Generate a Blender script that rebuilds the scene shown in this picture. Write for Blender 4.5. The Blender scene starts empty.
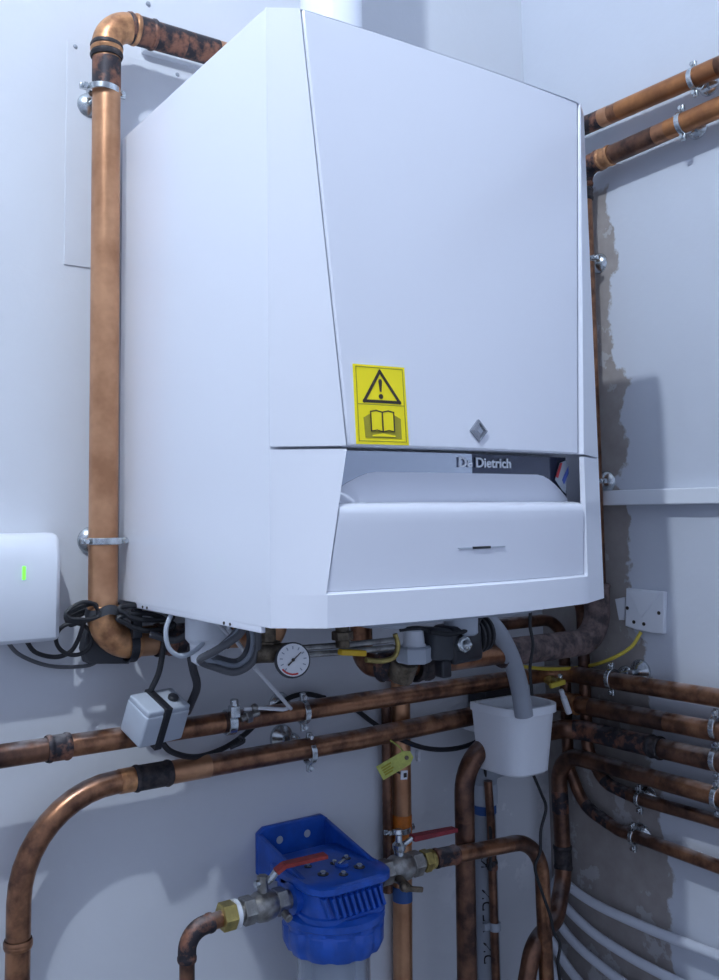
import bpy, bmesh, math, random
from mathutils import Vector, Matrix, Quaternion
random.seed(4)
SC = bpy.context.scene
COL = SC.collection
ZB = 1.25                      # height of the boiler's underside above the floor
V = Vector
PI = math.pi

# ------------------------------------------------------------------ camera
F_PX, CX, CY = 927.674, 318.792, 421.985
YAW, PITCH, ROLL = 0.581469, 0.097914, -0.012661
CAM = V((-0.502676, -1.299397, 0.120516))
_f = V((math.sin(YAW)*math.cos(PITCH), math.cos(YAW)*math.cos(PITCH), math.sin(PITCH)))
_r = V((math.cos(YAW), -math.sin(YAW), 0)); _u = _r.cross(_f)
_c, _s = math.cos(ROLL), math.sin(ROLL)
RIGHT = _c*_r + _s*_u; UP = -_s*_r + _c*_u; FWD = _f
cd = bpy.data.cameras.new('camera'); cam = bpy.data.objects.new('camera', cd); COL.objects.link(cam)
cd.sensor_fit = 'VERTICAL'; cd.sensor_height = 24; cd.lens = F_PX*24/980
cd.shift_x = (359.5-CX)/980; cd.shift_y = -(490-CY)/980
cd.clip_start = 0.02
cam.matrix_world = Matrix(((RIGHT.x, UP.x, -FWD.x, CAM.x), (RIGHT.y, UP.y, -FWD.y, CAM.y), (RIGHT.z, UP.z, -FWD.z, CAM.z+ZB), (0, 0, 0, 1)))
SC.camera = cam

def sight(px, py): return FWD + (px-CX)/F_PX*RIGHT - (py-CY)/F_PX*UP
def ay(px, py, y):
    d = sight(px, py); return CAM + d*((y-CAM.y)/d.y)
def ax(px, py, x):
    d = sight(px, py); return CAM + d*((x-CAM.x)/d.x)

# ------------------------------------------------------------------ materials
MATS = {}
def mat(name, col, rough=.5, metal=0., noise=0., nscale=20, bump=0., bscale=200, col2=None, emit=None, spec=.5, trans=0., coat=0., lo=.4, hi=.65, detail=4):
    m = bpy.data.materials.new(name); m.use_nodes = True
    nt = m.node_tree; b = nt.nodes['Principled BSDF']
    b.inputs['Base Color'].default_value = (*col, 1); b.inputs['Roughness'].default_value = rough
    b.inputs['Metallic'].default_value = metal; b.inputs['Specular IOR Level'].default_value = spec
    b.inputs['Transmission Weight'].default_value = trans
    b.inputs['Coat Weight'].default_value = coat; b.inputs['Coat Roughness'].default_value = .08
    tc = nt.nodes.new('ShaderNodeTexCoord')
    if col2 is not None or noise:
        n = nt.nodes.new('ShaderNodeTexNoise'); n.inputs['Scale'].default_value = nscale; n.inputs['Detail'].default_value = detail
        n.inputs['Roughness'].default_value = .62
        nt.links.new(tc.outputs['Object'], n.inputs['Vector'])
        r = nt.nodes.new('ShaderNodeValToRGB'); nt.links.new(n.outputs['Fac'], r.inputs['Fac'])
        c2 = col2 if col2 is not None else tuple(c*(1-noise) for c in col)
        r.color_ramp.elements[0].position = lo; r.color_ramp.elements[0].color = (*c2, 1)
        r.color_ramp.elements[1].position = hi; r.color_ramp.elements[1].color = (*col, 1)
        nt.links.new(r.outputs['Color'], b.inputs['Base Color'])
    if bump:
        n2 = nt.nodes.new('ShaderNodeTexNoise'); n2.inputs['Scale'].default_value = bscale; n2.inputs['Detail'].default_value = 3
        nt.links.new(tc.outputs['Object'], n2.inputs['Vector'])
        bp = nt.nodes.new('ShaderNodeBump'); bp.inputs['Strength'].default_value = bump; bp.inputs['Distance'].default_value = .002
        nt.links.new(n2.outputs['Fac'], bp.inputs['Height']); nt.links.new(bp.outputs['Normal'], b.inputs['Normal'])
    if emit:
        b.inputs['Emission Color'].default_value = (*emit[0], 1); b.inputs['Emission Strength'].default_value = emit[1]
    MATS[name] = m
    return m
M = MATS
mat('white enamel', (.80, .83, .90), .28, spec=.5, coat=.25)
mat('front enamel', (.77, .80, .88), .24, spec=.5, coat=.3)
mat('white plastic', (.76, .80, .86), .42)
mat('pale grey plastic', (.44, .49, .56), .45)
mat('mid grey plastic', (.33, .37, .43), .5)
mat('grey hose', (.30, .33, .38), .5)
mat('copper', (.40, .195, .105), .31, .84, nscale=24, col2=(.13, .064, .042), lo=.38, hi=.62, bump=.12, bscale=90)
mat('bright copper', (.62, .335, .185), .36, .68, nscale=11, col2=(.40, .195, .10), lo=.35, hi=.6, bump=.08, bscale=90)
mat('orange copper', (.52, .225, .085), .36, .7, nscale=16, col2=(.33, .14, .06), bump=.1, bscale=90)
mat('dull copper', (.23, .116, .072), .36, .75, nscale=22, col2=(.065, .037, .031), lo=.36, hi=.62, bump=.15, bscale=80)
mat('elbow copper', (.66, .34, .16), .4, .6, nscale=30, col2=(.30, .14, .07), lo=.36, hi=.58, bump=.15, bscale=110)
mat('burnt copper', (.27, .12, .075), .55, .45, nscale=42, col2=(.028, .025, .032), lo=.45, hi=.62, bump=.3, bscale=120)
mat('solder mark', (.075, .06, .06), .6, .35, nscale=60, col2=(.02, .02, .025), bump=.3)
mat('lagging', (.19, .135, .125), .8, .0, nscale=45, col2=(.045, .034, .036), lo=.38, hi=.66, bump=.8, bscale=150)
mat('zinc', (.72, .77, .80), .25, .95, noise=.35, nscale=60)
mat('nickel', (.46, .45, .43), .36, .9, noise=.45, nscale=50, bump=.2)
mat('brass', (.62, .49, .17), .35, .85, noise=.4, nscale=50)
mat('dirty brass', (.27, .22, .16), .45, .7, noise=.6, nscale=50)
mat('black rubber', (.012, .013, .017), .5)
mat('black plastic', (.018, .02, .027), .38)
mat('charcoal rubber', (.055, .06, .07), .6)
mat('dark cable', (.035, .035, .042), .5)
mat('dark grey cable', (.095, .10, .112), .5)
mat('white cable', (.72, .74, .78), .45)
mat('blue plastic', (.012, .105, .56), .34, noise=.25, nscale=30, coat=.15)
mat('blue ring', (.03, .10, .32), .5)
mat('clear bowl', (.80, .86, .93), .08, trans=.85, spec=.5)
mat('red lever', (.50, .055, .045), .5, noise=.4, nscale=60)
mat('dark red lever', (.26, .018, .03), .5, noise=.3, nscale=60)
mat('orange tape', (.72, .20, .02), .5, noise=.35, nscale=50)
mat('sticker yellow', (.98, .82, .006), .45)
mat('ink', (.035, .026, .02), .6)
mat('olive ink', (.36, .31, .02), .6)
mat('gauge face', (.80, .82, .85), .35)
mat('red ink', (.55, .03, .03), .5)
mat('chrome', (.52, .56, .64), .12, 1.0)
mat('trim reflection', (.035, .045, .085), .12, .35, coat=.5)  # dark navy reflection of the room, painted in as base colour
mat('lettering', (.82, .85, .9), .3, .3)
mat('badge silver', (.42, .44, .48), .22, .9)
mat('tag yellow', (.58, .62, .14), .55, noise=.25, nscale=80)
mat('cable yellow', (.62, .50, .06), .45)
mat('yellow handle', (.80, .50, .02), .4)
mat('pex', (.62, .66, .74), .45)
mat('led green', (.15, .7, .05), .4, emit=((.2, 1, .08), 1.1))
mat('label red', (.55, .05, .06), .5); mat('label blue', (.10, .16, .55), .5)
mat('shadow gap', (.10, .11, .14), .8)
mat('bulb glass', (1, 1, 1), .4, emit=((.80, .89, 1.0), 1.0))
mat('socket white', (.78, .80, .84), .5)

def pale_tops(name, amount):  # mixes in paler, less metallic patches on upward-facing faces
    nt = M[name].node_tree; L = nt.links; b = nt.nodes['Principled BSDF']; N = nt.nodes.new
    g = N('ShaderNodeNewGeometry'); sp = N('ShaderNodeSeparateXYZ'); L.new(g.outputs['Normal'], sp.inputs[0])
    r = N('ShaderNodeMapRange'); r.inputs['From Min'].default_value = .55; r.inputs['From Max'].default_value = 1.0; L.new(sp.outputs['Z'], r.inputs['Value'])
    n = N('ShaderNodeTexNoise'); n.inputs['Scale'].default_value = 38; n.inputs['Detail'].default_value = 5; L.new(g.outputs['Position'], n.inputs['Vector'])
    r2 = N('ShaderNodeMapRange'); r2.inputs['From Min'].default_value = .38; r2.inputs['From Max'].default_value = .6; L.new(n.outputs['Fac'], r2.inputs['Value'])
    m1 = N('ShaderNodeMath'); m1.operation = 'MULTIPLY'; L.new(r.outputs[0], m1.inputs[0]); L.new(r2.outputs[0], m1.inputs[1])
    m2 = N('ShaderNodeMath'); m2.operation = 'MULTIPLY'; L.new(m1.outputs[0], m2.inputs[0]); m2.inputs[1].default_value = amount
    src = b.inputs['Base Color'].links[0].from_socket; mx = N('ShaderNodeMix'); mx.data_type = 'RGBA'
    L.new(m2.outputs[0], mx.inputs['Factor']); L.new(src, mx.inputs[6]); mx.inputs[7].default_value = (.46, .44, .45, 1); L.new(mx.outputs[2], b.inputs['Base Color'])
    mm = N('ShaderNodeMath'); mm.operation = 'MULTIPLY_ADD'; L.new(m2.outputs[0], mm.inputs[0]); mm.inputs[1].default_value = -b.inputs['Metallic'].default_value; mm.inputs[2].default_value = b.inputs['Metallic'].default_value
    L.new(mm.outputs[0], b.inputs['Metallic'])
pale_tops('copper', .55); pale_tops('dull copper', .65); pale_tops('burnt copper', .5)
def wall_material(name, base, right=False):
    m = bpy.data.materials.new(name); m.use_nodes = True; nt = m.node_tree; L = nt.links
    b = nt.nodes['Principled BSDF']; b.inputs['Roughness'].default_value = .75; b.inputs['Specular IOR Level'].default_value = .25
    g = nt.nodes.new('ShaderNodeNewGeometry'); N = nt.nodes.new
    def noise(sc, det=4, ro=.55):
        n = N('ShaderNodeTexNoise'); n.inputs['Scale'].default_value = sc; n.inputs['Detail'].default_value = det; n.inputs['Roughness'].default_value = ro
        L.new(g.outputs['Position'], n.inputs['Vector']); return n.outputs['Fac']
    def math_(op, a, c):
        n = N('ShaderNodeMath'); n.operation = op
        for i, v in enumerate((a, c)):
            if isinstance(v, (int, float)): n.inputs[i].default_value = v
            else: L.new(v, n.inputs[i])
        return n.outputs[0]
    def mixc(f, c1, c2):
        n = N('ShaderNodeMix'); n.data_type = 'RGBA'
        if isinstance(f, (int, float)): n.inputs['Factor'].default_value = f
        else: L.new(f, n.inputs['Factor'])
        for i, v in ((6, c1), (7, c2)):
            if isinstance(v, tuple): n.inputs[i].default_value = (*v, 1)
            else: L.new(v, n.inputs[i])
        return n.outputs[2]
    def ramp(f, lo, hi):
        n = N('ShaderNodeMapRange'); n.inputs['From Min'].default_value = lo; n.inputs['From Max'].default_value = hi
        L.new(f, n.inputs['Value']); return n.outputs[0]
    col = mixc(ramp(noise(5), .35, .7), tuple(c*.965 for c in base), base)
    sep = N('ShaderNodeSeparateXYZ'); L.new(g.outputs['Position'], sep.inputs[0])
    if right:
        # bare taupe plaster beside the corner, with a ragged edge
        n1 = math_('MULTIPLY', math_('SUBTRACT', noise(9, 6, .6), .5), .16)
        z = sep.outputs['Z']
        lean = math_('MULTIPLY', math_('SUBTRACT', ZB-.1, z), .10)
        lean = math_('MAXIMUM', lean, -.015)
        e = math_('ADD', math_('ADD', sep.outputs['Y'], n1), lean)
        k = math_('MULTIPLY', ramp(e, -.202, -.196), ramp(math_('ADD', z, n1), ZB+.735, ZB+.725))
        blot = ramp(noise(13, 5, .6), .60, .62)
        plaster = mixc(ramp(noise(30), .35, .7), (.30, .275, .265), (.36, .335, .325))
        plaster = mixc(math_('MULTIPLY', blot, .55), plaster, (.50, .51, .54))
        col = mixc(k, col, plaster)
    else:
        # scuffed, unpainted filler low down towards the corner
        x = sep.outputs['X']; z = sep.outputs['Z']
        inside = math_('MULTIPLY', ramp(x, .60, .66), math_('MULTIPLY', ramp(z, ZB-.34, ZB-.38), ramp(z, ZB-.62, ZB-.55)))
        blot = math_('MULTIPLY', ramp(noise(11, 6, .62), .50, .53), inside)
        col = mixc(math_('MULTIPLY', blot, .6), col, (.82, .84, .88))
    L.new(col, b.inputs['Base Color'])
    bp = N('ShaderNodeBump'); bp.inputs['Strength'].default_value = .12; bp.inputs['Distance'].default_value = .003
    L.new(noise(70, 4), bp.inputs['Height']); L.new(bp.outputs['Normal'], b.inputs['Normal'])
    MATS[name] = m; return m
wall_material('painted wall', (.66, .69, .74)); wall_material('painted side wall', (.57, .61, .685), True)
mat('ceiling paint', (.74, .76, .80), .8); mat('concrete floor', (.30, .30, .31), .8, noise=.3, nscale=6, bump=.2)
mat('patch paint', (.64, .67, .725), .7, noise=.04, nscale=8)

# ------------------------------------------------------------------ mesh helpers
def frame_z(d):
    d = d.normalized(); h = V((0, 0, 1)) if abs(d.z) < .95 else V((1, 0, 0))
    a = h.cross(d).normalized(); return a, d.cross(a).normalized(), d

class MB:
    def __init__(s): s.bm = bmesh.new(); s.mi = 0
    def _f(s, vs):
        try:
            f = s.bm.faces.new(vs); f.material_index = s.mi; return f
        except ValueError: return None
    def box(s, c, size, rot=None, bev=0., taper=None):
        t = bmesh.new(); bmesh.ops.create_cube(t, size=1)
        for v in t.verts:
            k = taper if (taper and v.co.z < 0) else 1
            v.co = V((v.co.x*size[0]*k, v.co.y*size[1]*k, v.co.z*size[2]))
        if bev: bmesh.ops.bevel(t, geom=t.edges[:], offset=bev, segments=3, profile=.5, affect='EDGES')
        m = Matrix.Translation(V(c)) @ (rot.to_4x4() if rot else Matrix.Identity(4)); return s._merge(t, m)
    def _merge(s, t, m=None):
        mp = {}
        for v in t.verts: mp[v] = s.bm.verts.new(m @ v.co if m else v.co)
        for f in t.faces: s._f([mp[v] for v in f.verts])
        t.free(); return s
    def rings(s, rings, caps=True, closed=False):
        vs = [[s.bm.verts.new(p) for p in r] for r in rings]; n = len(vs[0])
        for i in range(len(vs) - (0 if closed else 1)):
            a, b = vs[i], vs[(i+1) % len(vs)]
            for j in range(n): s._f((a[j], a[(j+1) % n], b[(j+1) % n], b[j]))
        if caps and not closed: s._f(vs[0][::-1]); s._f(vs[-1])
        return s
    def tube(s, pts, r, seg=14, closed=False, caps=True):
        pts = [V(p) for p in pts]; n = len(pts); rr = r if isinstance(r, (list, tuple)) else [r]*n
        tang = []
        for i in range(n):
            a = pts[(i-1) % n] if (closed or i) else pts[0]; b = pts[(i+1) % n] if (closed or i < n-1) else pts[-1]
            tang.append((b-a).normalized())
        u = frame_z(tang[0])[0]; out = []
        for i in range(n):
            u = (u - tang[i]*u.dot(tang[i])).normalized(); w = tang[i].cross(u)
            out.append([pts[i] + rr[i]*(math.cos(2*PI*k/seg)*u + math.sin(2*PI*k/seg)*w) for k in range(seg)])
        return s.rings(out, caps, closed)
    def lathe(s, base, d, prof, seg=24, caps=True):
        a, b, c = frame_z(V(d)); base = V(base)
        return s.rings([[base + c*h + max(r, 1e-5)*(math.cos(2*PI*k/seg)*a + math.sin(2*PI*k/seg)*b) for k in range(seg)] for r, h in prof], caps)
    def cyl(s, p0, p1, r, seg=18, bev=0.):
        p0, p1 = V(p0), V(p1); h = (p1-p0).length; e = min(bev, h/3)
        pr = [(r, 0), (r, h)] if not bev else [(r-e, 0), (r, e), (r, h-e), (r-e, h)]
        return s.lathe(p0, p1-p0, pr, seg)
    def band(s, c, d, ri, ro, w, seg=28):
        h = w/2; c = V(c); dn = V(d).normalized(); base = c - dn*h
        a, b, cc = frame_z(dn)
        pr = [(ri, 0), (ro-.0008, 0), (ro, .0008), (ro, w-.0008), (ro-.0008, w), (ri, w)]
        rings = [[base + cc*z + r*(math.cos(2*PI*k/seg)*a + math.sin(2*PI*k/seg)*b) for k in range(seg)] for r, z in pr]
        return s.rings(rings, False, True)
    def hexnut(s, p0, p1, r, bev=.001): return s.cyl(p0, p1, r, 6, bev)
    def ball(s, c, r, sc=(1, 1, 1), seg=16):
        t = bmesh.new(); bmesh.ops.create_uvsphere(t, u_segments=seg, v_segments=seg//2, radius=r)
        for v in t.verts: v.co = V((v.co.x*sc[0], v.co.y*sc[1], v.co.z*sc[2])) + V(c)
        return s._merge(t)
    def prism(s, poly, ext):
        ext = V(ext); a = [s.bm.verts.new(V(p)) for p in poly]; b = [s.bm.verts.new(V(p)+ext) for p in poly]; n = len(a)
        s._f(a[::-1]); s._f(b)
        for i in range(n): s._f((a[i], a[(i+1) % n], b[(i+1) % n], b[i]))
        return s
    def grid(s, rows, back=None):
        """open sheet from rows of points; back = vector that gives the sheet a rim/thickness"""
        vs = [[s.bm.verts.new(V(p)) for p in r] for r in rows]
        for i in range(len(vs)-1):
            for j in range(len(vs[0])-1): s._f((vs[i][j], vs[i][j+1], vs[i+1][j+1], vs[i+1][j]))
        if back is not None:
            bk = V(back); loop = vs[0][:] + [r[-1] for r in vs[1:]] + vs[-1][-2::-1] + [r[0] for r in vs[-2:0:-1]]
            nb = [s.bm.verts.new(v.co + bk) for v in loop]; n = len(loop)
            for i in range(n): s._f((loop[i], nb[i], nb[(i+1) % n], loop[(i+1) % n]))
        return s
    def build(s, name, material, parent=None, origin=None, smooth=35, bevel=0., **props):
        bmesh.ops.recalc_face_normals(s.bm, faces=s.bm.faces[:])
        me = bpy.data.meshes.new(name); s.bm.to_mesh(me); s.bm.free()
        for m in (material if isinstance(material, (list, tuple)) else [material]): me.materials.append(M[m])
        return link(name, me, parent, origin, smooth, bevel, **props)

WORLD = {}
def link(name, me, parent=None, origin=None, smooth=35, bevel=0., **props):
    """the mesh is in place in room coordinates; give its object an origin and parent it"""
    if smooth:
        me.polygons.foreach_set('use_smooth', [True]*len(me.polygons)); me.set_sharp_from_angle(angle=math.radians(smooth))
    co = [v.co for v in me.vertices]
    lo = V([min(c[i] for c in co) for i in range(3)]); hi = V([max(c[i] for c in co) for i in range(3)])
    if origin is None: origin = V(((lo.x+hi.x)/2, (lo.y+hi.y)/2, lo.z))
    origin = V(origin); me.transform(Matrix.Translation(-origin))
    o = bpy.data.objects.new(name, me); COL.objects.link(o)
    WORLD[o] = origin
    if parent: o.parent = parent; o.location = origin - WORLD[parent]
    else: o.location = origin
    if bevel:
        b = o.modifiers.new('edge', 'BEVEL'); b.width = bevel; b.segments = 2; b.limit_method = 'ANGLE'; b.angle_limit = math.radians(40)
    for k, v in props.items(): o[k] = v
    return o
def thing(name, label, cat, loc, group=None):
    o = bpy.data.objects.new(name, None); COL.objects.link(o); o.location = V(loc); o.empty_display_size = .05
    WORLD[o] = V(loc); o['label'] = label; o['category'] = cat
    if group: o['group'] = group
    return o
def tags(label, cat, group=None):
    d = dict(label=label, category=cat)
    if group: d['group'] = group
    return d

def fillet(pts, rad, seg=10):
    pts = [V(p) for p in pts]; out = [pts[0]]
    rads = rad if isinstance(rad, (list, tuple)) else [rad]*(len(pts)-2)
    for i in range(1, len(pts)-1):
        p, a, b = pts[i], (pts[i-1]-pts[i]), (pts[i+1]-pts[i]); la, lb = a.length, b.length; a.normalize(); b.normalize()
        ang = a.angle(b)
        if ang > PI-.02 or rads[i-1] <= 0: out.append(p); continue
        t = min(rads[i-1]/math.tan(ang/2), la*.48, lb*.48); r = t*math.tan(ang/2)
        c = p + (a+b).normalized()*(r/math.sin(ang/2)); s0 = p+a*t-c; s1 = p+b*t-c
        tot = s0.angle(s1); axis = s0.cross(s1).normalized()
        for k in range(seg+1): out.append(c + Quaternion(axis, tot*k/seg) @ s0)
    out.append(pts[-1]); return out
def spline(pts, n=8, closed=False):
    pts = [V(p) for p in pts]; N_ = len(pts); out = []
    g = (lambda i: pts[i % N_]) if closed else (lambda i: pts[0]*2-pts[1] if i < 0 else (pts[-1]*2-pts[-2] if i >= N_ else pts[i]))
    for i in range(N_ if closed else N_-1):
        p0, p1, p2, p3 = g(i-1), g(i), g(i+1), g(i+2)
        for k in range(n):
            t = k/n; out.append(.5*((2*p1)+(p2-p0)*t+(2*p0-5*p1+4*p2-p3)*t*t+(3*p1-p0-3*p2+p3)*t**3))
    if not closed: out.append(pts[-1])
    return out
def cut(path, near, half, h2=None):
    """piece of a polyline around the point nearest to `near`, `half` long each way"""
    near = V(near); L_ = [0.]
    for a, b in zip(path, path[1:]): L_.append(L_[-1] + (b-a).length)
    best = (1e9, 0)
    for i, (a, b) in enumerate(zip(path, path[1:])):
        d = b-a; t = max(0, min(1, (near-a).dot(d)/max(d.length_squared, 1e-12))); q = a+d*t
        if (q-near).length < best[0]: best = ((q-near).length, L_[i]+t*d.length)
    s0, s1 = max(0, best[1]-half), min(L_[-1], best[1]+(h2 if h2 is not None else half))
    def at(s):
        for i in range(len(path)-1):
            if s <= L_[i+1]: return path[i].lerp(path[i+1], (s-L_[i])/max(L_[i+1]-L_[i], 1e-9))
        return path[-1]
    return [at(s0)] + [p for p, l in zip(path, L_) if s0+1e-4 < l < s1-1e-4] + [at(s1)]

def sleeve(parent, path, near, half, r, material, name, h2=None, collar=True, **props):
    p = cut(path, near, half, h2); d0 = (p[1]-p[0]).normalized(); d1 = (p[-1]-p[-2]).normalized()
    b = MB(); b.tube(p, r, 20)
    if collar:
        b.tube([p[0], p[0]+d0*.003, p[0]+d0*.006, p[0]+d0*.008], [r, r*1.07, r*1.07, r], 20)
        b.tube([p[-1]-d1*.008, p[-1]-d1*.006, p[-1]-d1*.003, p[-1]], [r, r*1.07, r*1.07, r], 20)
    return b.build(name, material, parent, **props)
def pipe(name, label, pts, r, rad, material, cat='pipe', group=None, joints=()):
    """joints: (near point, half length, radius factor, material, part name)"""
    path = fillet(pts, rad); t = thing(name, label, cat, path[0], group)
    MB().tube(path, r, 22).build('pipe_run', material, t, origin=path[0])
    for j in joints: sleeve(t, path, j[0], j[1], r*j[2], j[3], j[4], h2=j[5] if len(j) > 5 else None, collar=j[2] > 1.06)
    return t, path
def cable(name, label, pts, r, material, cat='cable', group=None, n=8, seg=10):
    return MB().tube(spline(pts, n), r, seg).build(name, material, **tags(label, cat, group))

def clip(c, axis, r, to_wall, dist, label, group=None, rosette=True, w=.0095, ring_mat='zinc'):
    """two-screw pipe bracket: ring, ears with screws, rod and wall rosette"""
    c = V(c); d = V(axis).normalized(); n = V(to_wall).normalized(); e = d.cross(n).normalized()
    t = thing('pipe_clip', label, 'pipe clip', c, group)
    MB().band(c, d, r+.0004, r+.0036, w).build('ring', ring_mat, t)
    for s_ in (-1, 1):
        q = c + e*s_*(r+.0078)
        b = MB()
        rot = Matrix((e, d, n)).transposed()
        b.box(q, (.013, w*.9, .006), rot, .0012)
        ear_ = b.build('ear', ring_mat, t)
        MB().cyl(q-n*.008, q+n*.006, .0028, 10, .001).hexnut(q-n*.009, q-n*.0055, .0045).build('screw', ring_mat, ear_)
    if rosette:
        rod_ = MB().cyl(c+n*(r+.003), c+n*max(dist-.004, r+.006), .0045, 12).build('rod', ring_mat, t)
        MB().lathe(c+n*(dist-.011), n, [(.006, 0), (.013, .003), (.019, .008), (.020, .011)], 22).build('rosette', ring_mat, rod_)
    return t

YW, XR = .03, .90           # back wall and right-hand wall
YP, XP = -.035, .86         # axes of the pipes in front of them
# ------------------------------------------------------------------ the room
def struct(name, b, m, **k):
    o = b.build(name, m, smooth=0, **k); o['kind'] = 'structure'; return o
FL, CE = -ZB, 1.985
struct('floor', MB().box((-.7, -1.3, FL-.05), (3.5, 2.9, .1)), 'concrete floor')
struct('ceiling', MB().box((-.7, -1.3, CE+.05), (3.5, 2.9, .1)), 'ceiling paint')
struct('wall_back', MB().box((-.7, YW+.06, (FL+CE)/2), (3.5, .12, CE-FL)), 'painted wall')
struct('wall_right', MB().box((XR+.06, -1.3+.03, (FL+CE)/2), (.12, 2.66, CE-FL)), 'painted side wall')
# boxed panel let into the back wall behind the riser
pa = ay(67, 40, YW); pb = ay(67, 265, YW)
struct('trim_1', MB().box(((pa.x+.46)/2, YW-.0002, (pa.z+pb.z)/2), (.46-pa.x, .003, pa.z-pb.z), bev=.0006), 'patch paint')
sa, sb = ay(141, 49, YW), ay(202, 67, YW)
struct('trim_2', MB().box(((sa.x+sb.x+.1)/2, YW-.006, (sa.z+sb.z)/2), (sb.x-sa.x+.1, .014, .014), bev=.002), 'patch paint')
# white ledge along the right wall
struct('trim_3', MB().box((XR-.011, -.75, .1415), (.024, 1.36, .027), bev=.002), 'white plastic')
for k, (px_, py_, w_) in enumerate(((75, 47, 'beside the top of the tall copper riser'), (177, 75, 'under the copper pipe above the boiler'), (148, 4, 'above the top copper pipe'))):
    q = ay(px_, py_, YW)
    MB().lathe(q+V((0, .003, 0)), (0, -1, 0), [(.004, 0), (.004, .004), (.0025, .0065), (.0005, .0068)], 12).build('wall_screw', 'mid grey plastic', **tags('small grey screw head in the wall '+w_, 'screw'))

# lamp on the ceiling
LAMP = V((-.80, -1.05, 1.87))
t = thing('ceiling_lamp', 'bare round bulb in a white ceiling holder', 'lamp', (LAMP.x, LAMP.y, CE))
MB().lathe((LAMP.x, LAMP.y, CE), (0, 0, -1), [(.055, 0), (.055, .012), (.045, .022), (.022, .026), (.018, .092)], 28).build('lamp_holder', 'socket white', t)
MB().ball(LAMP, .026, seg=24).build('bulb', 'bulb glass', t)
M['bulb glass'].node_tree.nodes['Principled BSDF'].inputs['Emission Strength'].default_value = 4000

# ------------------------------------------------------------------ the boiler
W, D, H, ZM = .527, .437, .69, .1905
def lerp(a, b, t): return a+(b-a)*t
def seam(z, right=False):
    a, b, c = (.073, .083, .029) if right else (.046, .071, .035)
    return lerp(b, c, (z-ZM)/(H-ZM)) if z >= ZM else lerp(a, b, max(0, z-.035)/(ZM-.035))
def bow(z): return lerp(.057, .024, (z-ZM)/(H-ZM)) if z >= ZM else lerp(.054, .057, z/ZM)
def front(x, z):
    sl, sr = seam(z), seam(z, True); b = bow(z)
    k = min(1, max(0, z/ZM)); ql, qr = lerp(.72, .82, k), lerp(.63, .82, k)
    if x <= sl: g = ql*max(x, 0)/sl
    elif x >= W-sr: g = qr*max(W-x, 0)/sr
    else:
        v = (x-(sl+W-sr)/2)/((W-sr-sl)/2); q = lerp(ql, qr, (v+1)/2); g = q+(1-q)*(1-v*v)
    return -D - b*g
boiler = thing('wall_boiler', 'large white wall-hung boiler with bowed front and warning sticker', 'boiler', (W/2, -.2, 0))
b = MB()
b.box((W/2, -.2192, H/2), (W-.0004, .4364, H)); b.build('casing', 'white enamel', boiler)
MB().box((W/2, .015, .40), (.34, .028, .42), bev=.002).build('mounting_bracket', 'mid grey plastic', boiler)
# upper cover: side strips and the big centre panel
def strip(side, z0, z1, n=14, gap=.0012):
    rows = []
    for i in range(n+1):
        z = lerp(z0, z1, i/n); s_ = seam(z, side)-gap
        xs = [s_*k/5 for k in range(6)]
        if side: xs = [W-x for x in xs][::-1]
        rows.append([(x, front(x, z), z) for x in xs])
    return rows
def inner(z0, z1, off=0., n=14, m=20, gap=.0012):
    rows = []
    for i in range(n+1):
        z = lerp(z0, z1, i/n); sl, sr = seam(z)+gap, W-seam(z, True)-gap
        rows.append([(lerp(sl, sr, k/m), front(lerp(sl, sr, k/m), z)+off, z) for k in range(m+1)])
    return rows
CH = .0055
def upper_strip(sd):
    rows = strip(sd, ZM+.0014, H)
    if sd:
        for r in rows:
            x, y, z = r[0]; k = lerp(1., .45, (z-ZM)/(H-ZM)); r.insert(0, (x-CH*k, y+.0042*k, z))
    return rows
for sd in (0, 1):
    MB().grid(upper_strip(sd), (0, .004, 0)).build('corner_strip', 'white enamel', boiler, bevel=.0008)
rows = inner(ZM+.0014, H)
for r in rows:
    z = r[0][2]; k = lerp(1., .45, (z-ZM)/(H-ZM)); xl, xr_ = r[0][0], r[-1][0]; n_ = len(r)-1
    for i in range(n_+1):
        x = lerp(xl, xr_-(CH+.001)*k, i/n_); t_ = max(0, (i/n_-.55)/.45); r[i] = (x, front(x, z)+.0034*k*t_*t_, z)
MB().grid(rows, (0, .018, 0)).build('front_panel', 'front enamel', boiler, bevel=.0025)
# roof of the cover closing the bow at the top
top = [(x, front(x, H-.001), H-.001) for x in [W*k/40 for k in range(41)]]
MB().grid([top, [(p[0], -D+.01, H-.001) for p in top]]).build('cover_top', 'white enamel', boiler)
# lower cover: frame round the flap
lc = MB(); ZT = .0345
def chamfered(side):
    rows = strip(side, ZT, ZM-.0014)
    for r in rows:
        if side: x, y, z = r[0]; r.insert(0, (x-.0032, y+.0055, z))
        else: x, y, z = r[-1]; r.append((x+.0006, y+.0055, z))
    return rows
for sd in (0, 1): lc.grid(chamfered(sd))
lr = []
for z in (0, .009, .018, .027, ZT):
    l_, c_, r_ = strip(0, z, z, 0 or 1)[0], inner(z, z, 0, 1, 24, 0)[0], strip(1, z, z, 1)[0]
    lr.append(l_[:-1]+c_+r_[1:])
lr.append([(x, y+.0055, z+.0030) for x, y, z in lr[-1]])
lr.insert(0, [(x, y+.004, z) for x, y, z in lr[0]])
lc.grid(lr)
lc.build('lower_cover', 'white enamel', boiler, smooth=30)
bt = [(x, front(x, 0)+.001, .0015) for x in [W*k/40 for k in range(41)]]
MB().grid([bt, [(p[0], -D+.01, .0015) for p in bt]]).build('cover_underside', 'pale grey plastic', boiler)
def arch(v):   # height of the arched upper edge of the flap, v = -1..1 across
    a = abs(v); return .166 - (.028*((a-.70)/.30)**1.6 if a > .70 else 0)
rows = []
m_ = 32
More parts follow.
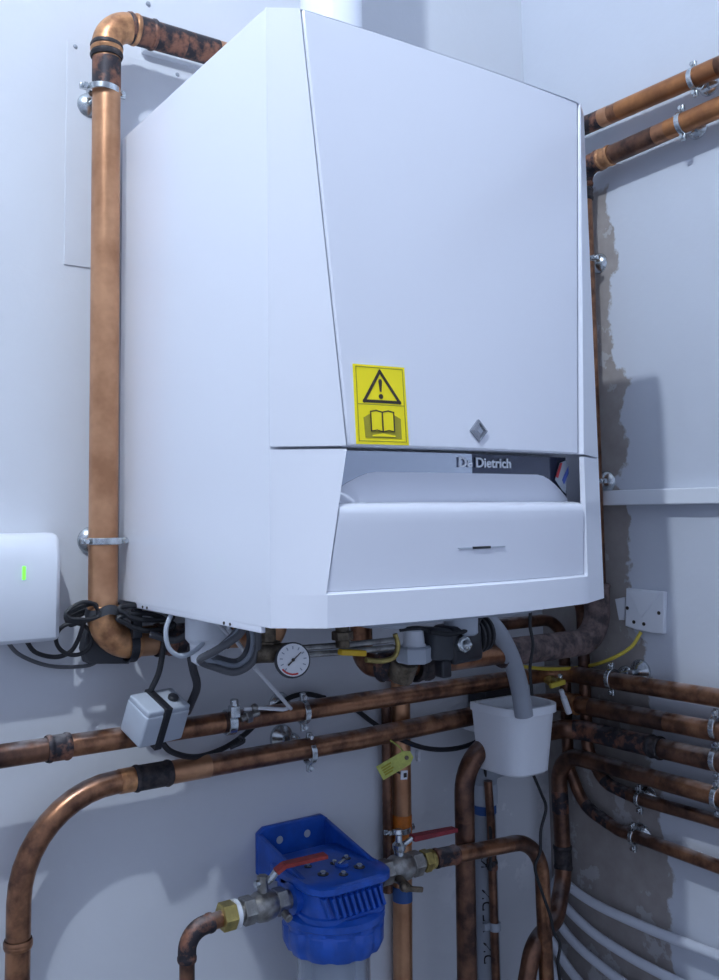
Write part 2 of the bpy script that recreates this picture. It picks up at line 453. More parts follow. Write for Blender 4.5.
zs = [(.0372, .0062, 0), (.0378, .0042, 0), (.06, .0034, 0), (.09, .0018, 0), (.108, .0008, 0), (.119, .0004, 0), (.1255, .0016, 0), (.1292, .0060, 0), (.1308, .014, 0), ('s', .0, 0), ('s', .3, .0), ('s', .65, 0), ('s', 1.0, 0)]
for zz in zs:
    r = []
    for k in range(m_+1):
        v = -1+2*k/m_
        if zz[0] == 's': z = lerp(.1315, arch(v), zz[1]); off = lerp(.0245, .029, zz[1])
        else: z, off = zz[0], zz[1]
        sl, sr = seam(z)+.0012, W-seam(z, True)-.0042; x = lerp(sl, sr, (v+1)/2)
        r.append((x, front(x, z)+off, z))
    rows.append(r)
flap = MB().grid(rows, (0, .006, 0)).build('flap', 'front enamel', boiler, smooth=50)
MB().box((.255, front(.255, .078)+.0020, .0782), (.074, .001, .0016)).build('indicator_slot', 'pale grey plastic', flap)
MB().box((.254, front(.254, .078)+.0014, .0782), (.028, .001, .0028)).build('indicator_window', 'black plastic', flap)
# recessed band behind the flap edge with the maker's lettering
def band_pts(x, z, off): return (x, front(x, z)+off, z)
zz0, zz1 = .128, ZM-.001
bx0, bx1 = .0795, W-.0795
def band(xa, xb, off, n=24):
    rows_ = []
    for i in range(5):
        z = lerp(zz0, zz1, i/4); a = seam(z)+.0006 if xa is None else xa; c = W-seam(z, True)-.0006 if xb is None else xb
        rows_.append([(lerp(a, c, k/n), front(lerp(a, c, k/n), z)+off, z) for k in range(n+1)])
    return rows_
strip_o = MB().grid(band(None, .268, .0305)).build('trim_band', 'chrome', boiler)
strip_d = MB().grid(band(.268, None, .0305)).build('trim_band_reflection', 'trim reflection', boiler, label='glossy right half of the trim band with a dark reflection painted in')  # same band as the chrome half; its dark reflection is put into the colour
MB().prism([band_pts(x, z, .0285) for x, z in ((.418, .160), (.428, .182), (.4425, .186), (.4415, .142), (.434, .146))], (0, -.001, 0)).build('rating_sticker', 'pale grey plastic', boiler)
MB().prism([band_pts(x, z, .0272) for x, z in ((.418, .164), (.428, .182), (.432, .182), (.423, .162))], (0, -.0006, 0)).build('sticker_stripe', 'label red', boiler)
MB().prism([band_pts(x, z, .0272) for x, z in ((.432, .160), (.4455, .178), (.4455, .168), (.436, .154))], (0, -.0006, 0)).build('sticker_stripe', 'label blue', boiler)

def text_mesh(body, size, mtx, thick=.0006, bold=.0):
    cu = bpy.data.curves.new('text', 'FONT'); cu.body = body; cu.size = size; cu.extrude = thick; cu.offset = bold; cu.align_x = 'CENTER'; cu.align_y = 'CENTER'
    o = bpy.data.objects.new('text', cu); COL.objects.link(o)
    dg = bpy.context.evaluated_depsgraph_get(); me = bpy.data.meshes.new_from_object(o.evaluated_get(dg))
    bpy.data.objects.remove(o); me.transform(mtx); return me
ROT_FRONT = Matrix.Rotation(PI/2, 4, 'X')
def text_on(body, size, x, z, off, name, material, parent, sx=1.):
    me = text_mesh(body, size, Matrix.Translation((x, front(x, z)+off, z)) @ ROT_FRONT @ Matrix.Diagonal((sx, 1, 1, 1)), bold=.00035)
    for v in me.vertices: v.co.y += front(v.co.x, z)-front(x, z)
    me.materials.clear(); me.materials.append(M[material]); return link(name, me, parent, smooth=0)
text_on('De Dietrich', .0165, .2885, .1785, .0285, 'lettering', 'lettering', boiler, 1.12)
# diamond badge
bz, bxx = .2145, .252
def diamond(x, z, r, off): return [(x+dx*r, front(x, z)+off, z+dz*r) for dx, dz in ((0, 1), (1, 0), (0, -1), (-1, 0))]
bd = MB(); a_, b_ = diamond(bxx, bz, .0135, .001), diamond(bxx, bz, .0095, -.004)
bd.rings([a_, diamond(bxx, bz, .0135, -.0025), b_, diamond(bxx, bz, .0085, -.0025), diamond(bxx, bz, .004, -.004)]); bd.build('badge', 'badge silver', boiler, smooth=0)
# the yellow warning sticker
def decal(parent, name, material, polys, off, th=.0003):
    b = MB()
    for poly in polys: b.prism([(x, front(x, z)-off, z) for x, z in poly], (0, -th, 0))
    return b.build(name, material, parent, smooth=0)
SX0, SX1, SZ0, SZ1 = .0808, .1488, .1945, .2830
rows = []
for i in range(7):
    z = lerp(SZ0, SZ1, i/6); rows.append([(lerp(SX0, SX1, k/6), front(lerp(SX0, SX1, k/6), z)-.0007, z) for k in range(7)])
stk = MB().grid(rows, (0, .0006, 0)).build('warning_sticker', 'sticker yellow', boiler)
def S(u, v): return (lerp(SX0, SX1, u), lerp(SZ0, SZ1, v))
def seg(u0, v0, u1, v1, w=.012):
    (x0, z0), (x1, z1) = S(u0, v0), S(u1, v1); d = V((x1-x0, z1-z0)); d.normalize(); n = V((-d.y, d.x))*w*(SX1-SX0)/2; e = d*w*(SX1-SX0)/2
    return [(x0-e.x+n.x, z0-e.y+n.y), (x1+e.x+n.x, z1+e.y+n.y), (x1+e.x-n.x, z1+e.y-n.y), (x0-e.x-n.x, z0-e.y-n.y)]
decal(stk, 'warning_triangle', 'ink', [seg(.5, .925, .18, .54, .05), seg(.18, .54, .86, .54, .05), seg(.86, .54, .5, .925, .05)], .0009)
dot = [(S(.5, .605)[0]+.0029*math.cos(a*PI/6), S(.5, .605)[1]+.0029*math.sin(a*PI/6)) for a in range(12)]
decal(stk, 'exclamation_mark', 'ink', [[S(.465, .80), S(.48, .825), S(.52, .825), S(.535, .80), S(.515, .665), S(.485, .665)], dot], .0009)
decal(stk, 'sticker_border', 'olive ink', [seg(.05, .04, .05, .97), seg(.95, .04, .95, .97), seg(.05, .04, .95, .04), seg(.05, .97, .95, .97), seg(.05, .5, .95, .5)], .0009)
decal(stk, 'book_cover', 'olive ink', [[S(.15, .33), S(.27, .38), S(.27, .17), S(.5, .165), S(.73, .17), S(.73, .38), S(.86, .33), S(.86, .08), S(.17, .08)]], .0009)
decal(stk, 'book_pages', 'sticker yellow', [[S(.29, .405), S(.385, .42), S(.48, .405), S(.48, .165), S(.385, .18), S(.29, .165)], [S(.52, .405), S(.615, .42), S(.71, .405), S(.71, .165), S(.615, .18), S(.52, .165)], [S(.3, .115), S(.5, .14), S(.74, .115), S(.74, .10), S(.3, .10)]], .0013)
decal(stk, 'book_outline', 'ink', [seg(.28, .17, .28, .41, .02), seg(.72, .17, .72, .41, .02), seg(.5, .165, .5, .40, .02), seg(.28, .41, .385, .425, .02), seg(.385, .425, .5, .405, .02), seg(.5, .405, .615, .425, .02), seg(.615, .425, .72, .41, .02), seg(.28, .165, .385, .18, .015), seg(.385, .18, .5, .16, .015), seg(.5, .16, .615, .18, .015), seg(.615, .18, .72, .165, .015)], .0017)
# rolled lip and underside of the casing
lip = MB().box((.0035, -.240, -.0025), (.006, .350, .010), bev=.001)
lip.build('bottom_lip', 'white enamel', boiler)
for y in (-.09, -.105, -.33, -.345): MB().cyl((-.0004, y, -.0042), (.002, y, -.0042), .0018, 10).build('lip_hole', 'ink', boiler)
MB().box((.285, -.27, -.007), (.27, .28, .016), bev=.004).build('drip_tray', 'mid grey plastic', boiler)
for x, y, r, h in ((.33, -.22, .022, .03), (.46, -.22, .026, .05)):
    MB().cyl((x, y, -.015), (x, y, -.015-h), r, 22, .003).build('connection_stub', 'pale grey plastic', boiler)
# flue pipe leaving the top
fa, fb = ay(306, 5, -.2), ay(355, 5, -.2); fx = (fa.x+fb.x)/2; fr = (fb-fa).length/2
t = thing('flue_pipe', 'white round flue pipe rising from the top of the boiler', 'flue', (fx, -.2, H))
MB().cyl((fx, -.2, H-.001), (fx, -.2, CE-.002), fr, 40).build('flue_tube', 'white enamel', t)
MB().lathe((fx, -.2, H-.001), (0, 0, 1), [(fr+.016, 0), (fr+.016, .012), (fr+.006, .018), (fr+.006, .055), (fr, .058)], 40).build('flue_collar', 'white enamel', t)

# ------------------------------------------------------------------ copper pipes
R1 = .0207
rz = .853
pts = [(.50, -.03, rz), (-.037, -.03, rz), (-.034, -.03, -.058), (.19, -.03, -.060), (.19, -.12, -.060), (.19, -.12, .004)]
riser, riser_path = pipe('copper_pipe', 'thick bright copper riser left of the boiler, elbows at top and bottom', pts, R1, [.040, .044, .03, .03], 'bright copper', joints=(
    ((-.037, -.03, rz), .040, 1.09, 'elbow copper', 'elbow'),
    (ay(105, 51, -.03), .011, 1.10, 'solder mark', 'solder_band'), (ay(105, 74, -.03), .022, 1.02, 'burnt copper', 'heat_stain'),
    ((.062, -.03, rz), .026, 1.03, 'burnt copper', 'heat_stain'), ((.018, -.03, rz), .022, 1.08, 'burnt copper', 'solder_band'), ((.115, -.03, rz), .03, 1.015, 'burnt copper', 'heat_stain'),
    ((-.034, -.03, -.058), .044, 1.09, 'elbow copper', 'elbow'), ((.030, -.03, -.06), .012, 1.04, 'bright copper', 'sleeve'), ((.058, -.03, -.06), .014, 1.10, 'burnt copper', 'solder_band'), ((.115, -.03, -.06), .045, 1.04, 'burnt copper', 'heat_stain')))
clip(ay(103, 91, -.03), (0, 0, 1), R1, (0, 1, 0), .06, 'zinc clip near the top of the thick riser')
clip(ay(105, 541, -.03), (0, 0, 1), R1, (0, 1, 0), .06, 'zinc clip low on the thick riser, above its bottom elbow')

# upper return on the back wall, running round the corner on to the right wall
zU = -.1865; YU, YL = -.042, -.025
pts = [(-.50, YU, zU), (XP, YU, -.185), (XP, -1.25, -.172)]
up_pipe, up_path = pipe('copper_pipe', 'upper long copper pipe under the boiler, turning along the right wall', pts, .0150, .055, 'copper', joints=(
    (ay(58, 748, YU), .016, 1.14, 'burnt copper', 'coupling'), (ay(20, 755, YU), .035, 1.015, 'dull copper', 'heat_stain'), (ay(240, 722, YU), .03, 1.01, 'dull copper', 'heat_stain'),
    ((XP, -.13, -.18), .04, 1.05, 'dull copper', 'heat_stain')))
# lower one: rises at far left, runs right, turns along the right wall
zL = -.249
pts = [(-.142, YL, -1.2), (-.142, YL, zL), (.40, YL, zL), (XP, YL, -.239), (XP, -1.25, -.224)]
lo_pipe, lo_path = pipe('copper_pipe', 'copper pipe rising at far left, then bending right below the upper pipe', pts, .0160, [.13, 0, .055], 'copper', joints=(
    (ay(152, 775, YL), .028, 1.10, 'solder mark', 'coupling'), (ay(130, 779, YL), .016, 1.05, 'elbow copper', 'sleeve'), (ay(190, 768, YL), .03, 1.02, 'bright copper', 'heat_stain'),
    ((-.142, YL, -.43), .006, 1.10, 'copper', 'sleeve'), ((XP, -.075, -.235), .014, 1.16, 'elbow copper', 'coupling'), ((XP, -.20, -.233), .08, 1.02, 'dull copper', 'heat_stain')))
# third: rises beside the waste pipe, turns behind the pot, on to the right wall
t3 = YP-.03; ta, tb = ay(465, 800, t3), ay(467, 975, t3)
pts = [(tb.x-.02, t3, -1.2), (tb.x, t3, tb.z), (ta.x, t3, -.283), (XP, YP-.03, -.283), (XP, -1.25, -.277)]
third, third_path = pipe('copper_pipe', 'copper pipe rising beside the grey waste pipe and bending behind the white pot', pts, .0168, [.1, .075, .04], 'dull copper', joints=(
    ((XP, -.17, -.28), .09, 1.06, 'burnt copper', 'heat_stain'), ((XP, -.255, -.28), .012, 1.10, 'solder mark', 'coupling'), (ay(470, 790, YP-.03), .05, 1.01, 'dull copper', 'heat_stain')))
# fourth: along the right wall, looping down and away to the left
pts = [(XP, -1.25, -.318), (XP, -.36, -.336), (XP, -.033, -.334), ax(564, 875, XP), ay(556, 918, -.07), ay(533, 945, -.08), ay(526, 985, -.08), ay(526, 1200, -.08)]
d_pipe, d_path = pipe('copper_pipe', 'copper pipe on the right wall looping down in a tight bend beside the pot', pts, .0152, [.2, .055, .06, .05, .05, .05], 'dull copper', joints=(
    (ax(565, 858, XP), .022, 1.08, 'solder mark', 'coupling'), (ax(572, 805, XP), .02, 1.02, 'burnt copper', 'heat_stain'), ((XP, -.40, -.336), .14, 1.012, 'copper', 'heat_stain')))
# two thinner pipes from under the boiler, down the corner and along the right wall
e0 = ax(583, 640, .878); e1 = ax(583, 776, .878)
pts = [(.66, e0.y, .004), (.70, e0.y, -.028), (.878, e0.y, -.028), (.878, e0.y, -.32), (.878, -.125, -.372), (.878, -.20, -.383), (.878, -1.25, -.37)]
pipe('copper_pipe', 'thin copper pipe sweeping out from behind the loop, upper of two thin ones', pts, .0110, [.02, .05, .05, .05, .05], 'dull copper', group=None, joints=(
    (ax(616, 790, .878), .028, 1.03, 'burnt copper', 'heat_stain'),))
f0 = ax(564, 650, .878)
zf = ay(525, 622, f0.y).z
pts = [(.58, f0.y, .004), (.60, f0.y, zf), (.878, f0.y, zf), (.878, f0.y, -.36), (.878, -.075, -.425), (.878, -.155, -.448), (.878, -1.25, -.47)]
pipe('copper_pipe', 'thin copper pipe curving lowest along the right wall above white tubes', pts, .0110, [.02, .055, .06, .07, .07], 'dull copper', joints=(
    (ax(597, 815, .878), .03, 1.03, 'burnt copper', 'heat_stain'), ((.878, -.33, -.453), .08, 1.02, 'copper', 'heat_stain')))
# upper right wall: two runs high up; the lower drops behind the boiler and goes left under it
pts = [(XP, -1.25, .838), (XP, .0-.06, .848), (.62, -.06, .848)]
pipe('copper_pipe', 'topmost copper pipe high on the right wall, running behind the boiler', pts, .0170, .04, 'copper', joints=(
    ((XP, -.34, .842), .10, 1.01, 'orange copper', 'heat_stain'), ((XP, -.205, .846), .016, 1.02, 'bright copper', 'heat_stain'), ((XP, -.17, .847), .03, 1.03, 'burnt copper', 'heat_stain')))
pts = [(XP, -1.25, .80), (XP, -.148, .768), (XP, -.141, -.116), (.36, -.165, -.112), (.36, -.10, -.112), (.36, -.10, .004)]
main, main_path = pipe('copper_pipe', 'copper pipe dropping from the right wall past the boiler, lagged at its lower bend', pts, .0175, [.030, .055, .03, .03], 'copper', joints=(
    ((XP, -.155, .767), .035, 1.1, 'burnt copper', 'elbow'), ((XP, -.205, .77), .014, 1.07, 'elbow copper', 'sleeve'), ((XP, -.148, .715), .012, 1.08, 'solder mark', 'solder_band'), ((XP, -.27, .772), .045, 1.02, 'dull copper', 'heat_stain'), ((XP, -.42, .777), .08, 1.012, 'orange copper', 'heat_stain'),
    ((XP-.02, -.141, -.112), .10, 1.32, 'lagging', 'lagging', .235), (ay(402, 664, -.17), .012, 1.35, 'burnt copper', 'union'), (ay(424, 662, -.17), .016, 1.45, 'solder mark', 'union'), (ay(385, 668, -.17), .012, 1.25, 'burnt copper', 'coupling')))
# stub from the boiler that bends down beside the lagging
pts = [(.56, -.12, .004), (.56, -.12, -.035), (.80, -.075, -.052), (.80, -.075, -.30)]
# supply drop behind the filter
v0, v1 = ay(400, 690, .01), ay(400, 965, .01)
sup, sup_path = pipe('copper_pipe', 'vertical copper pipe behind the right filter valve, with orange and blue tape', [(v0.x+.002, .010, -.125), (v0.x-.002, .010, -.45), (v1.x-.006, .010, -1.2)], .0165, 0.05, 'bright copper', joints=(
    (ay(400, 829, .01), .024, 1.03, 'orange tape', 'orange_tape'), (ay(402, 893, .01), .012, 1.03, 'blue ring', 'blue_tape')))
MB().tube([(v0.x-.028, .014, -.20), (v0.x-.030, .014, -.44), (v0.x-.032, .014, -.52)], .0085, 14).build('copper_pipe', 'dull copper', **tags('thin dull copper pipe close behind the taped vertical pipe', 'pipe'))

# clips on these pipes
clip(ay(303, 712, YU), (1, 0, 0), .0150, (0, 1, 0), YW-YU, 'clip on the upper long pipe, below the pressure gauge')
clip(ay(309, 752, YL), (1, 0, 0), .0160, (0, 1, 0), YW-YL, 'clip on the lower long pipe, just under the other clip')
clip(ay(399, 829, .01), (0, 0, 1), .0170, (0, 1, 0), YW-.01, 'zinc clip over orange tape on the vertical pipe')
G = 'clips on the right wall'
clip(ax(695, 79, XP), (0, 1, 0), .0170, (1, 0, 0), XR-XP, 'clip on the topmost copper pipe, high on the right wall', G)
clip(ax(683, 123, XP), (0, 1, 0), .0175, (1, 0, 0), XR-XP, 'clip on the second copper pipe down, high on the right wall', G)
clip(V((XP, -.146, ax(594, 258, XP).z)), (0, 0, 1), .0175, (1, 0, 0), XR-XP, 'clip on the vertical pipe along the boiler right edge, upper', G)
clip(V((XP, -.143, ax(599, 481, XP).z)), (0, 0, 1), .0175, (1, 0, 0), XR-XP, 'clip beside the boiler just above the white ledge', G)
clip(ax(612, 679, XP), (0, 1, 0), .0150, (1, 0, 0), XR-XP, 'clip on the pipe just below the white cover plate', G)
for n_, (px_, py_, r_, w_) in enumerate(((717, 728, .0160, 'second'), (717, 760, .0155, 'third'), (718, 798, .0152, 'fourth'))):
    clip(ax(px_, py_, XP), (0, 1, 0), r_, (1, 0, 0), XR-XP, 'clip at the picture edge on the %s pipe below the cover plate' % w_, G)
clip(ax(640, 799, .878), (0, 1, 0), .0110, (1, 0, 0), XR-.878, 'small clip on the upper thin pipe of the right wall', G, w=.008)
clip(ax(634, 837, .878), (0, 1, 0), .0110, (1, 0, 0), XR-.878, 'small clip on the lowest thin pipe of the right wall', G, w=.008)
# a spare rosette above the first right-hand pipe and one between the long back pipes
q = ax(641, 671, XR); MB().lathe(q, (-1, 0, 0), [(.021, 0), (.020, .004), (.012, .010), (.005, .013), (.005, .03)], 22).build('wall_rosette', 'zinc', **tags('round zinc wall rosette above the right pipe, under the cover plate', 'rosette'))
q = ay(281, 737, YW); MB().lathe(q, (0, -1, 0), [(.021, 0), (.020, .004), (.012, .010), (.005, .013), (.005, .02)], 22).build('wall_rosette', 'zinc', **tags('round zinc wall rosette between the two long copper pipes', 'rosette'))

# white plastic tubes fanning out low on the right wall
G = 'white plastic heating tubes'
tubes = (((563, 878), (590, 901), (640, 925), (690, 945), (740, 964)), ((556, 892), (585, 926), (630, 957), (690, 988), (740, 1012)),
         ((552, 908), (572, 940), (610, 973), (650, 1000), (700, 1030)), ((549, 930), (563, 960), (585, 988), (620, 1022)), ((547, 948), (556, 976), (568, 1000), (590, 1035)))
for k, tp in enumerate(tubes):
    ps = [ax(*q, .880) for q in tp]; ps.insert(0, V((XR+.01, ps[0].y+.012, ps[0].z+.03)))
    cable('plastic_tube', ('topmost', 'second', 'third', 'fourth', 'lowest')[k]+' of the white plastic tubes low on the right wall', ps, .0085, 'pex', 'tube', G, seg=14)

# ------------------------------------------------------------------ blue water filter
YF = -.09
c0, c1 = ay(288, 930, YF), ay(379, 930, YF); fxc = (c0.x+c1.x)/2-.003; rc = (c1.x-c0.x)/2-.004
fz = -.434                       # port axis
filt = thing('water_filter', 'blue water filter housing with clear bowl, bracketed to the back wall', 'water filter', (fxc, YF, -.80))
br = MB()
ba, bb = ay(258, 838, .02), ay(330, 814, .02)
bw0, bw1 = fxc-.066, fxc+.068
zt = -.380
br.prism([(bw0, YW, zt), (bw0+.012, YW, zt+.008), (bw1-.012, YW, zt+.008), (bw1, YW, zt), (bw1, YW, -.442), (bw0, YW, -.442)], (0, -.009, 0))
for sd in (bw0+.004, bw1-.004):
    br.prism([(sd-.004, YW-.008, zt), (sd-.004, YW-.008, -.440), (sd-.004, YF-.02, -.425), (sd-.004, YF-.02, -.408)], (.008, 0, 0))
brk_ = br.build('bracket', 'blue plastic', filt, bevel=.002)
for sx_ in (-.026, .026): MB().cyl((fxc+sx_, YW-.0095, zt-.016), (fxc+sx_, YW-.0075, zt-.016), .0060, 14).build('bracket_hole', 'pale grey plastic', brk_)
hd = MB()
def oct_(cx_, cy_, hx, hy, ch, z): return [V((cx_+a*hx-(ch*a if k in (0,) else 0), cy_+b_*hy, z)) for k, a, b_ in ()]
def roundrect(hx, hy, cr, z, n=6):
    out = []
    for qx, qy, a0 in ((1, 1, 0), (-1, 1, PI/2), (-1, -1, PI), (1, -1, 3*PI/2)):
        for k in range(n+1):
            a = a0+PI/2*k/n; out.append(V((fxc+qx*(hx-cr)+cr*math.cos(a), YF+.008+qy*(hy-cr)+cr*math.sin(a), z)))
    return out
hd.rings([roundrect(.070, .075, .035, -.408), roundrect(.073, .078, .035, -.411), roundrect(.073, .078, .035, -.419), roundrect(.070, .075, .034, -.422), roundrect(.066, .070, .036, -.424), roundrect(.066, .070, .036, -.454), roundrect(.069, .073, .04, -.456), roundrect(.069, .073, .04, -.463)])
head_ = hd.build('head', 'blue plastic', filt, smooth=40)
for k in range(10):
    a = -PI/2 + (k-4.5)*.105*1.25
    px_, py_ = fxc+.085*math.sin((k-4.5)*.17), YF+.008-.070-.001
    xx = fxc-.004+(k-4.5)*.0104; dd = max(0, abs(xx-fxc)-.03); yy = YF+.008-.034-math.sqrt(max(.036**2-dd*dd, 1e-6))-.002
    MB().box((xx, yy, -.4385), (.0048, .013, .030), Matrix.Rotation(-.32, 3, 'Y'), .001).build('rib', 'blue plastic', head_)
col_ = MB(); seg_ = 72; pr = [(rc*.90, -.460), (rc, -.465), (rc, -.474), (rc*.97, -.4755), (rc*.97, -.482), (rc*.985, -.484), (rc*.975, -.506), (rc*.90, -.518), (rc*.70, -.523)]
rings_ = []
for i, (r_, z_) in enumerate(pr):
    rings_.append([V((fxc+math.cos(2*PI*k/seg_)*(r_*(1.0 if i < 4 or i > 7 or k % 6 < 4 else .955)), YF+math.sin(2*PI*k/seg_)*(r_*(1.0 if i < 4 or i > 7 or k % 6 < 4 else .955)), z_)) for k in range(seg_)])
col_.rings(rings_); col_.build('collar', 'blue plastic', filt, smooth=30)
rb = rc*.70
bo = MB(); bo.lathe((fxc, YF, -.521), (0, 0, -1), [(rb, 0), (rb, .2), (rb*.9, .235), (rb*.4, .245), (rb*.36, .244), (rb*.86, .231), (rb-.004, .2), (rb-.004, 0)], 40); bo.build('bowl', 'clear bowl', filt)
MB().cyl((fxc, YF, -.523), (fxc, YF, -.74), rb*.58, 30, .004).build('cartridge', 'socket white', filt)
for dx, dy, r_ in ((-.030, -.02, .0085), (.030, -.028, .0085), (-.006, -.038, .007), (.008, .006, .007), (.034, .012, .007), (-.032, .018, .006)):
    q = V((fxc+dx, YF+dy, -.408)); MB().lathe(q-V((0, 0, .002)), (0, 0, 1), [(r_, 0), (r_, .003), (r_*.6, .0032), (r_*.55, .001)], 16).build('bolt_recess', 'black plastic', head_)
    MB().hexnut(q, q+V((0, 0, .005)), r_*.58).build('bolt', 'zinc', head_)
MB().cyl((fxc+.012, YF-.008, -.409), (fxc+.012, YF-.008, -.403), .011, 18, .002).build('vent_plug', 'blue plastic', head_)
MB().box((fxc+.012, YF-.008, -.402), (.018, .005, .003), Matrix.Rotation(.5, 3, 'Z'), .001).build('vent_plug_grip', 'zinc', head_)
for sd in (-1, 1): MB().lathe((fxc+sd*.064, YF, fz-.004), (sd, 0, 0), [(.022, 0), (.022, .012), (.015, .013)], 26).build('port', 'blue plastic', filt)

def ball_valve(name, label, x0, x1, y, z, lever, leverpts, lw):
    """body between x0 and x1 along x, hex ends, stem and lever"""
    t = thing(name, label, 'valve', ((x0+x1)/2, y, z)); L_ = x1-x0
    MB().lathe((x0, y, z), (1, 0, 0), [(.0125, 0), (.0125, L_*.10), (.0165, L_*.12), (.0165, L_*.30), (.0205, L_*.40), (.0215, L_*.52), (.0195, L_*.66), (.0165, L_*.72), (.0165, L_*.9), (.0125, L_*.92), (.0125, L_)], 24).build('body', 'nickel', t)
    MB().hexnut((x0+L_*.10, y, z), (x0+L_*.30, y, z), .0195).build('hex_end', 'nickel', t); MB().hexnut((x1-L_*.28, y, z), (x1-L_*.09, y, z), .0195).build('hex_end', 'nickel', t)
    xm = x0+L_*.5
    return t, xm
# left valve with its red lever and the pipe elbow below it
xv0, xv1 = ay(236, 914, YF).x, fxc-.077
lv, xm = ball_valve('ball_valve', 'ball valve with bright red lever left of the blue filter', xv0, xv1, YF, fz-.004, None, None, 0)
MB().cyl((xm, YF, fz+.012), (xm, YF, fz+.030), .008, 14, .001).hexnut((xm, YF, fz+.028), (xm, YF, fz+.038), .0085).build('stem', 'nickel', lv)
le = spline([(xm-.012, YF, fz+.028), (xm+.006, YF, fz+.028), (xm+.012, YF-.004, fz+.033), (xm+.018, YF-.008, fz+.042)], 5)
MB().tube(le, [.0055]*len(le), 8).build('lever_neck', 'zinc', lv)
lp = [V((xm+.018, YF-.008, fz+.042)), V((xm+.030, YF-.010, fz+.049)), V((xm+.096, YF-.020, fz+.052))]
bl = MB()
for a, c in zip(lp, lp[1:]):
    d = (c-a); u_ = d.normalized(); s_ = V((0, 0, 1)).cross(u_).normalized()*.0085; h_ = u_.cross(s_.normalized())*.0028
    bl.rings([[a-u_*.001+s_+h_, a-u_*.001-s_+h_, a-u_*.001-s_-h_, a-u_*.001+s_-h_], [c+s_+h_, c-s_+h_, c-s_-h_, c+s_-h_]])
bl.build('lever_grip', 'red lever', lv, bevel=.001)
MB().cyl((xv1-.02, YF-.02, fz-.012), (xv1-.02, YF-.034, fz-.016), .006, 12, .001).build('drain_plug', 'nickel', lv)
t = thing('union_nut', 'brass union nut left of the red-lever valve', 'nut', (xv0-.012, YF, fz-.004))
MB().hexnut((xv0-.024, YF, fz-.004), (xv0-.004, YF, fz-.004), .0195).build('nut', 'brass', t); MB().cyl((xv0-.004, YF, fz-.004), (xv0+.002, YF, fz-.004), .019, 22).build('washer', 'white plastic', t)
ex = ay(187, 960, YF).x
pipe('copper_pipe', 'scorched copper elbow pipe at bottom left of the blue filter', [(xv0-.010, YF, fz-.004), (ex, YF, fz-.010), (ex, YF, -1.2)], .0105, .028, 'dull copper', joints=(
    ((ex+.004, YF, fz-.014), .034, 1.2, 'burnt copper', 'elbow'), ((ex, YF, -.56), .05, 1.01, 'burnt copper', 'heat_stain'), ((ex+.045, YF, fz-.006), .008, 1.05, 'copper', 'sleeve')))
# right valve, dark red lever behind, brass nut and the pipe that bows away to the right
xr0 = fxc+.077; xr1 = ay(424, 862, YF).x
rv, xm2 = ball_valve('ball_valve', 'ball valve right of the blue filter with drain tap and dark red lever', xr0, xr1, YF, fz-.004, None, None, 0)
MB().cyl((xm2, YF, fz+.012), (xm2, YF, fz+.024), .008, 14, .001).lathe((xm2, YF, fz+.022), (0, 0, 1), [(.009, 0), (.0105, .004), (.0105, .010), (.006, .014), (.005, .024), (.008, .027), (.006, .033)], 16).build('stem', 'zinc', rv)
le0, le1, le2 = V((xm2, YF, fz+.026)), ay(412, 838, YF-.005), ay(455, 830, YF-.015)
MB().tube([le0, le0.lerp(le1, .6), le1], .0042, 8).build('lever_neck', 'zinc', rv)
d = (le2-le1); u_ = d.normalized(); s_ = V((0, 1, 0))*.008; h_ = V((0, 0, 1))*.0045
MB().rings([[le1+s_+h_, le1-s_+h_, le1-s_-h_, le1+s_-h_], [le2+s_+h_, le2-s_+h_, le2-s_-h_*.4, le2+s_-h_*.4]]).build('lever_grip', 'dark red lever', rv, bevel=.001)
MB().cyl((xm2-.014, YF-.01, fz-.010), (xm2-.014, YF-.040, fz-.020), .007, 14, .001).box((xm2-.006, YF-.04, fz-.022), (.040, .006, .008), Matrix.Rotation(.25, 3, 'Y'), .002).ball((xm2-.022, YF-.038, fz-.016), .007).build('drain_tap', 'dirty brass', rv)
t = thing('union_nut', 'brass union nut on the right filter valve', 'nut', (xr1+.01, YF, fz-.004))
MB().hexnut((xr1-.003, YF, fz-.004), (xr1+.010, YF, fz-.004), .0175).cyl((xr1+.011, YF, fz-.004), (xr1+.018, YF, fz-.004), .0155, 20, .001).build('nut', 'brass', t)
o1 = ay(500, 851, YF); o2 = ay(544, 890, YF)
pipe('copper_pipe', 'copper pipe bowing right and down from the right filter valve', [(xr1+.012, YF, fz-.004), (o1.x-.035, YF, o1.z+.010), (o2.x-.004, YF, o1.z+.002), (o2.x+.004, YF, -1.2)], .0130, [.3, .072], 'copper', joints=(
    ((xr1+.045, YF, fz-.002), .024, 1.14, 'burnt copper', 'coupling'), (ay(525, 850, YF), .04, 1.01, 'dull copper', 'heat_stain')))

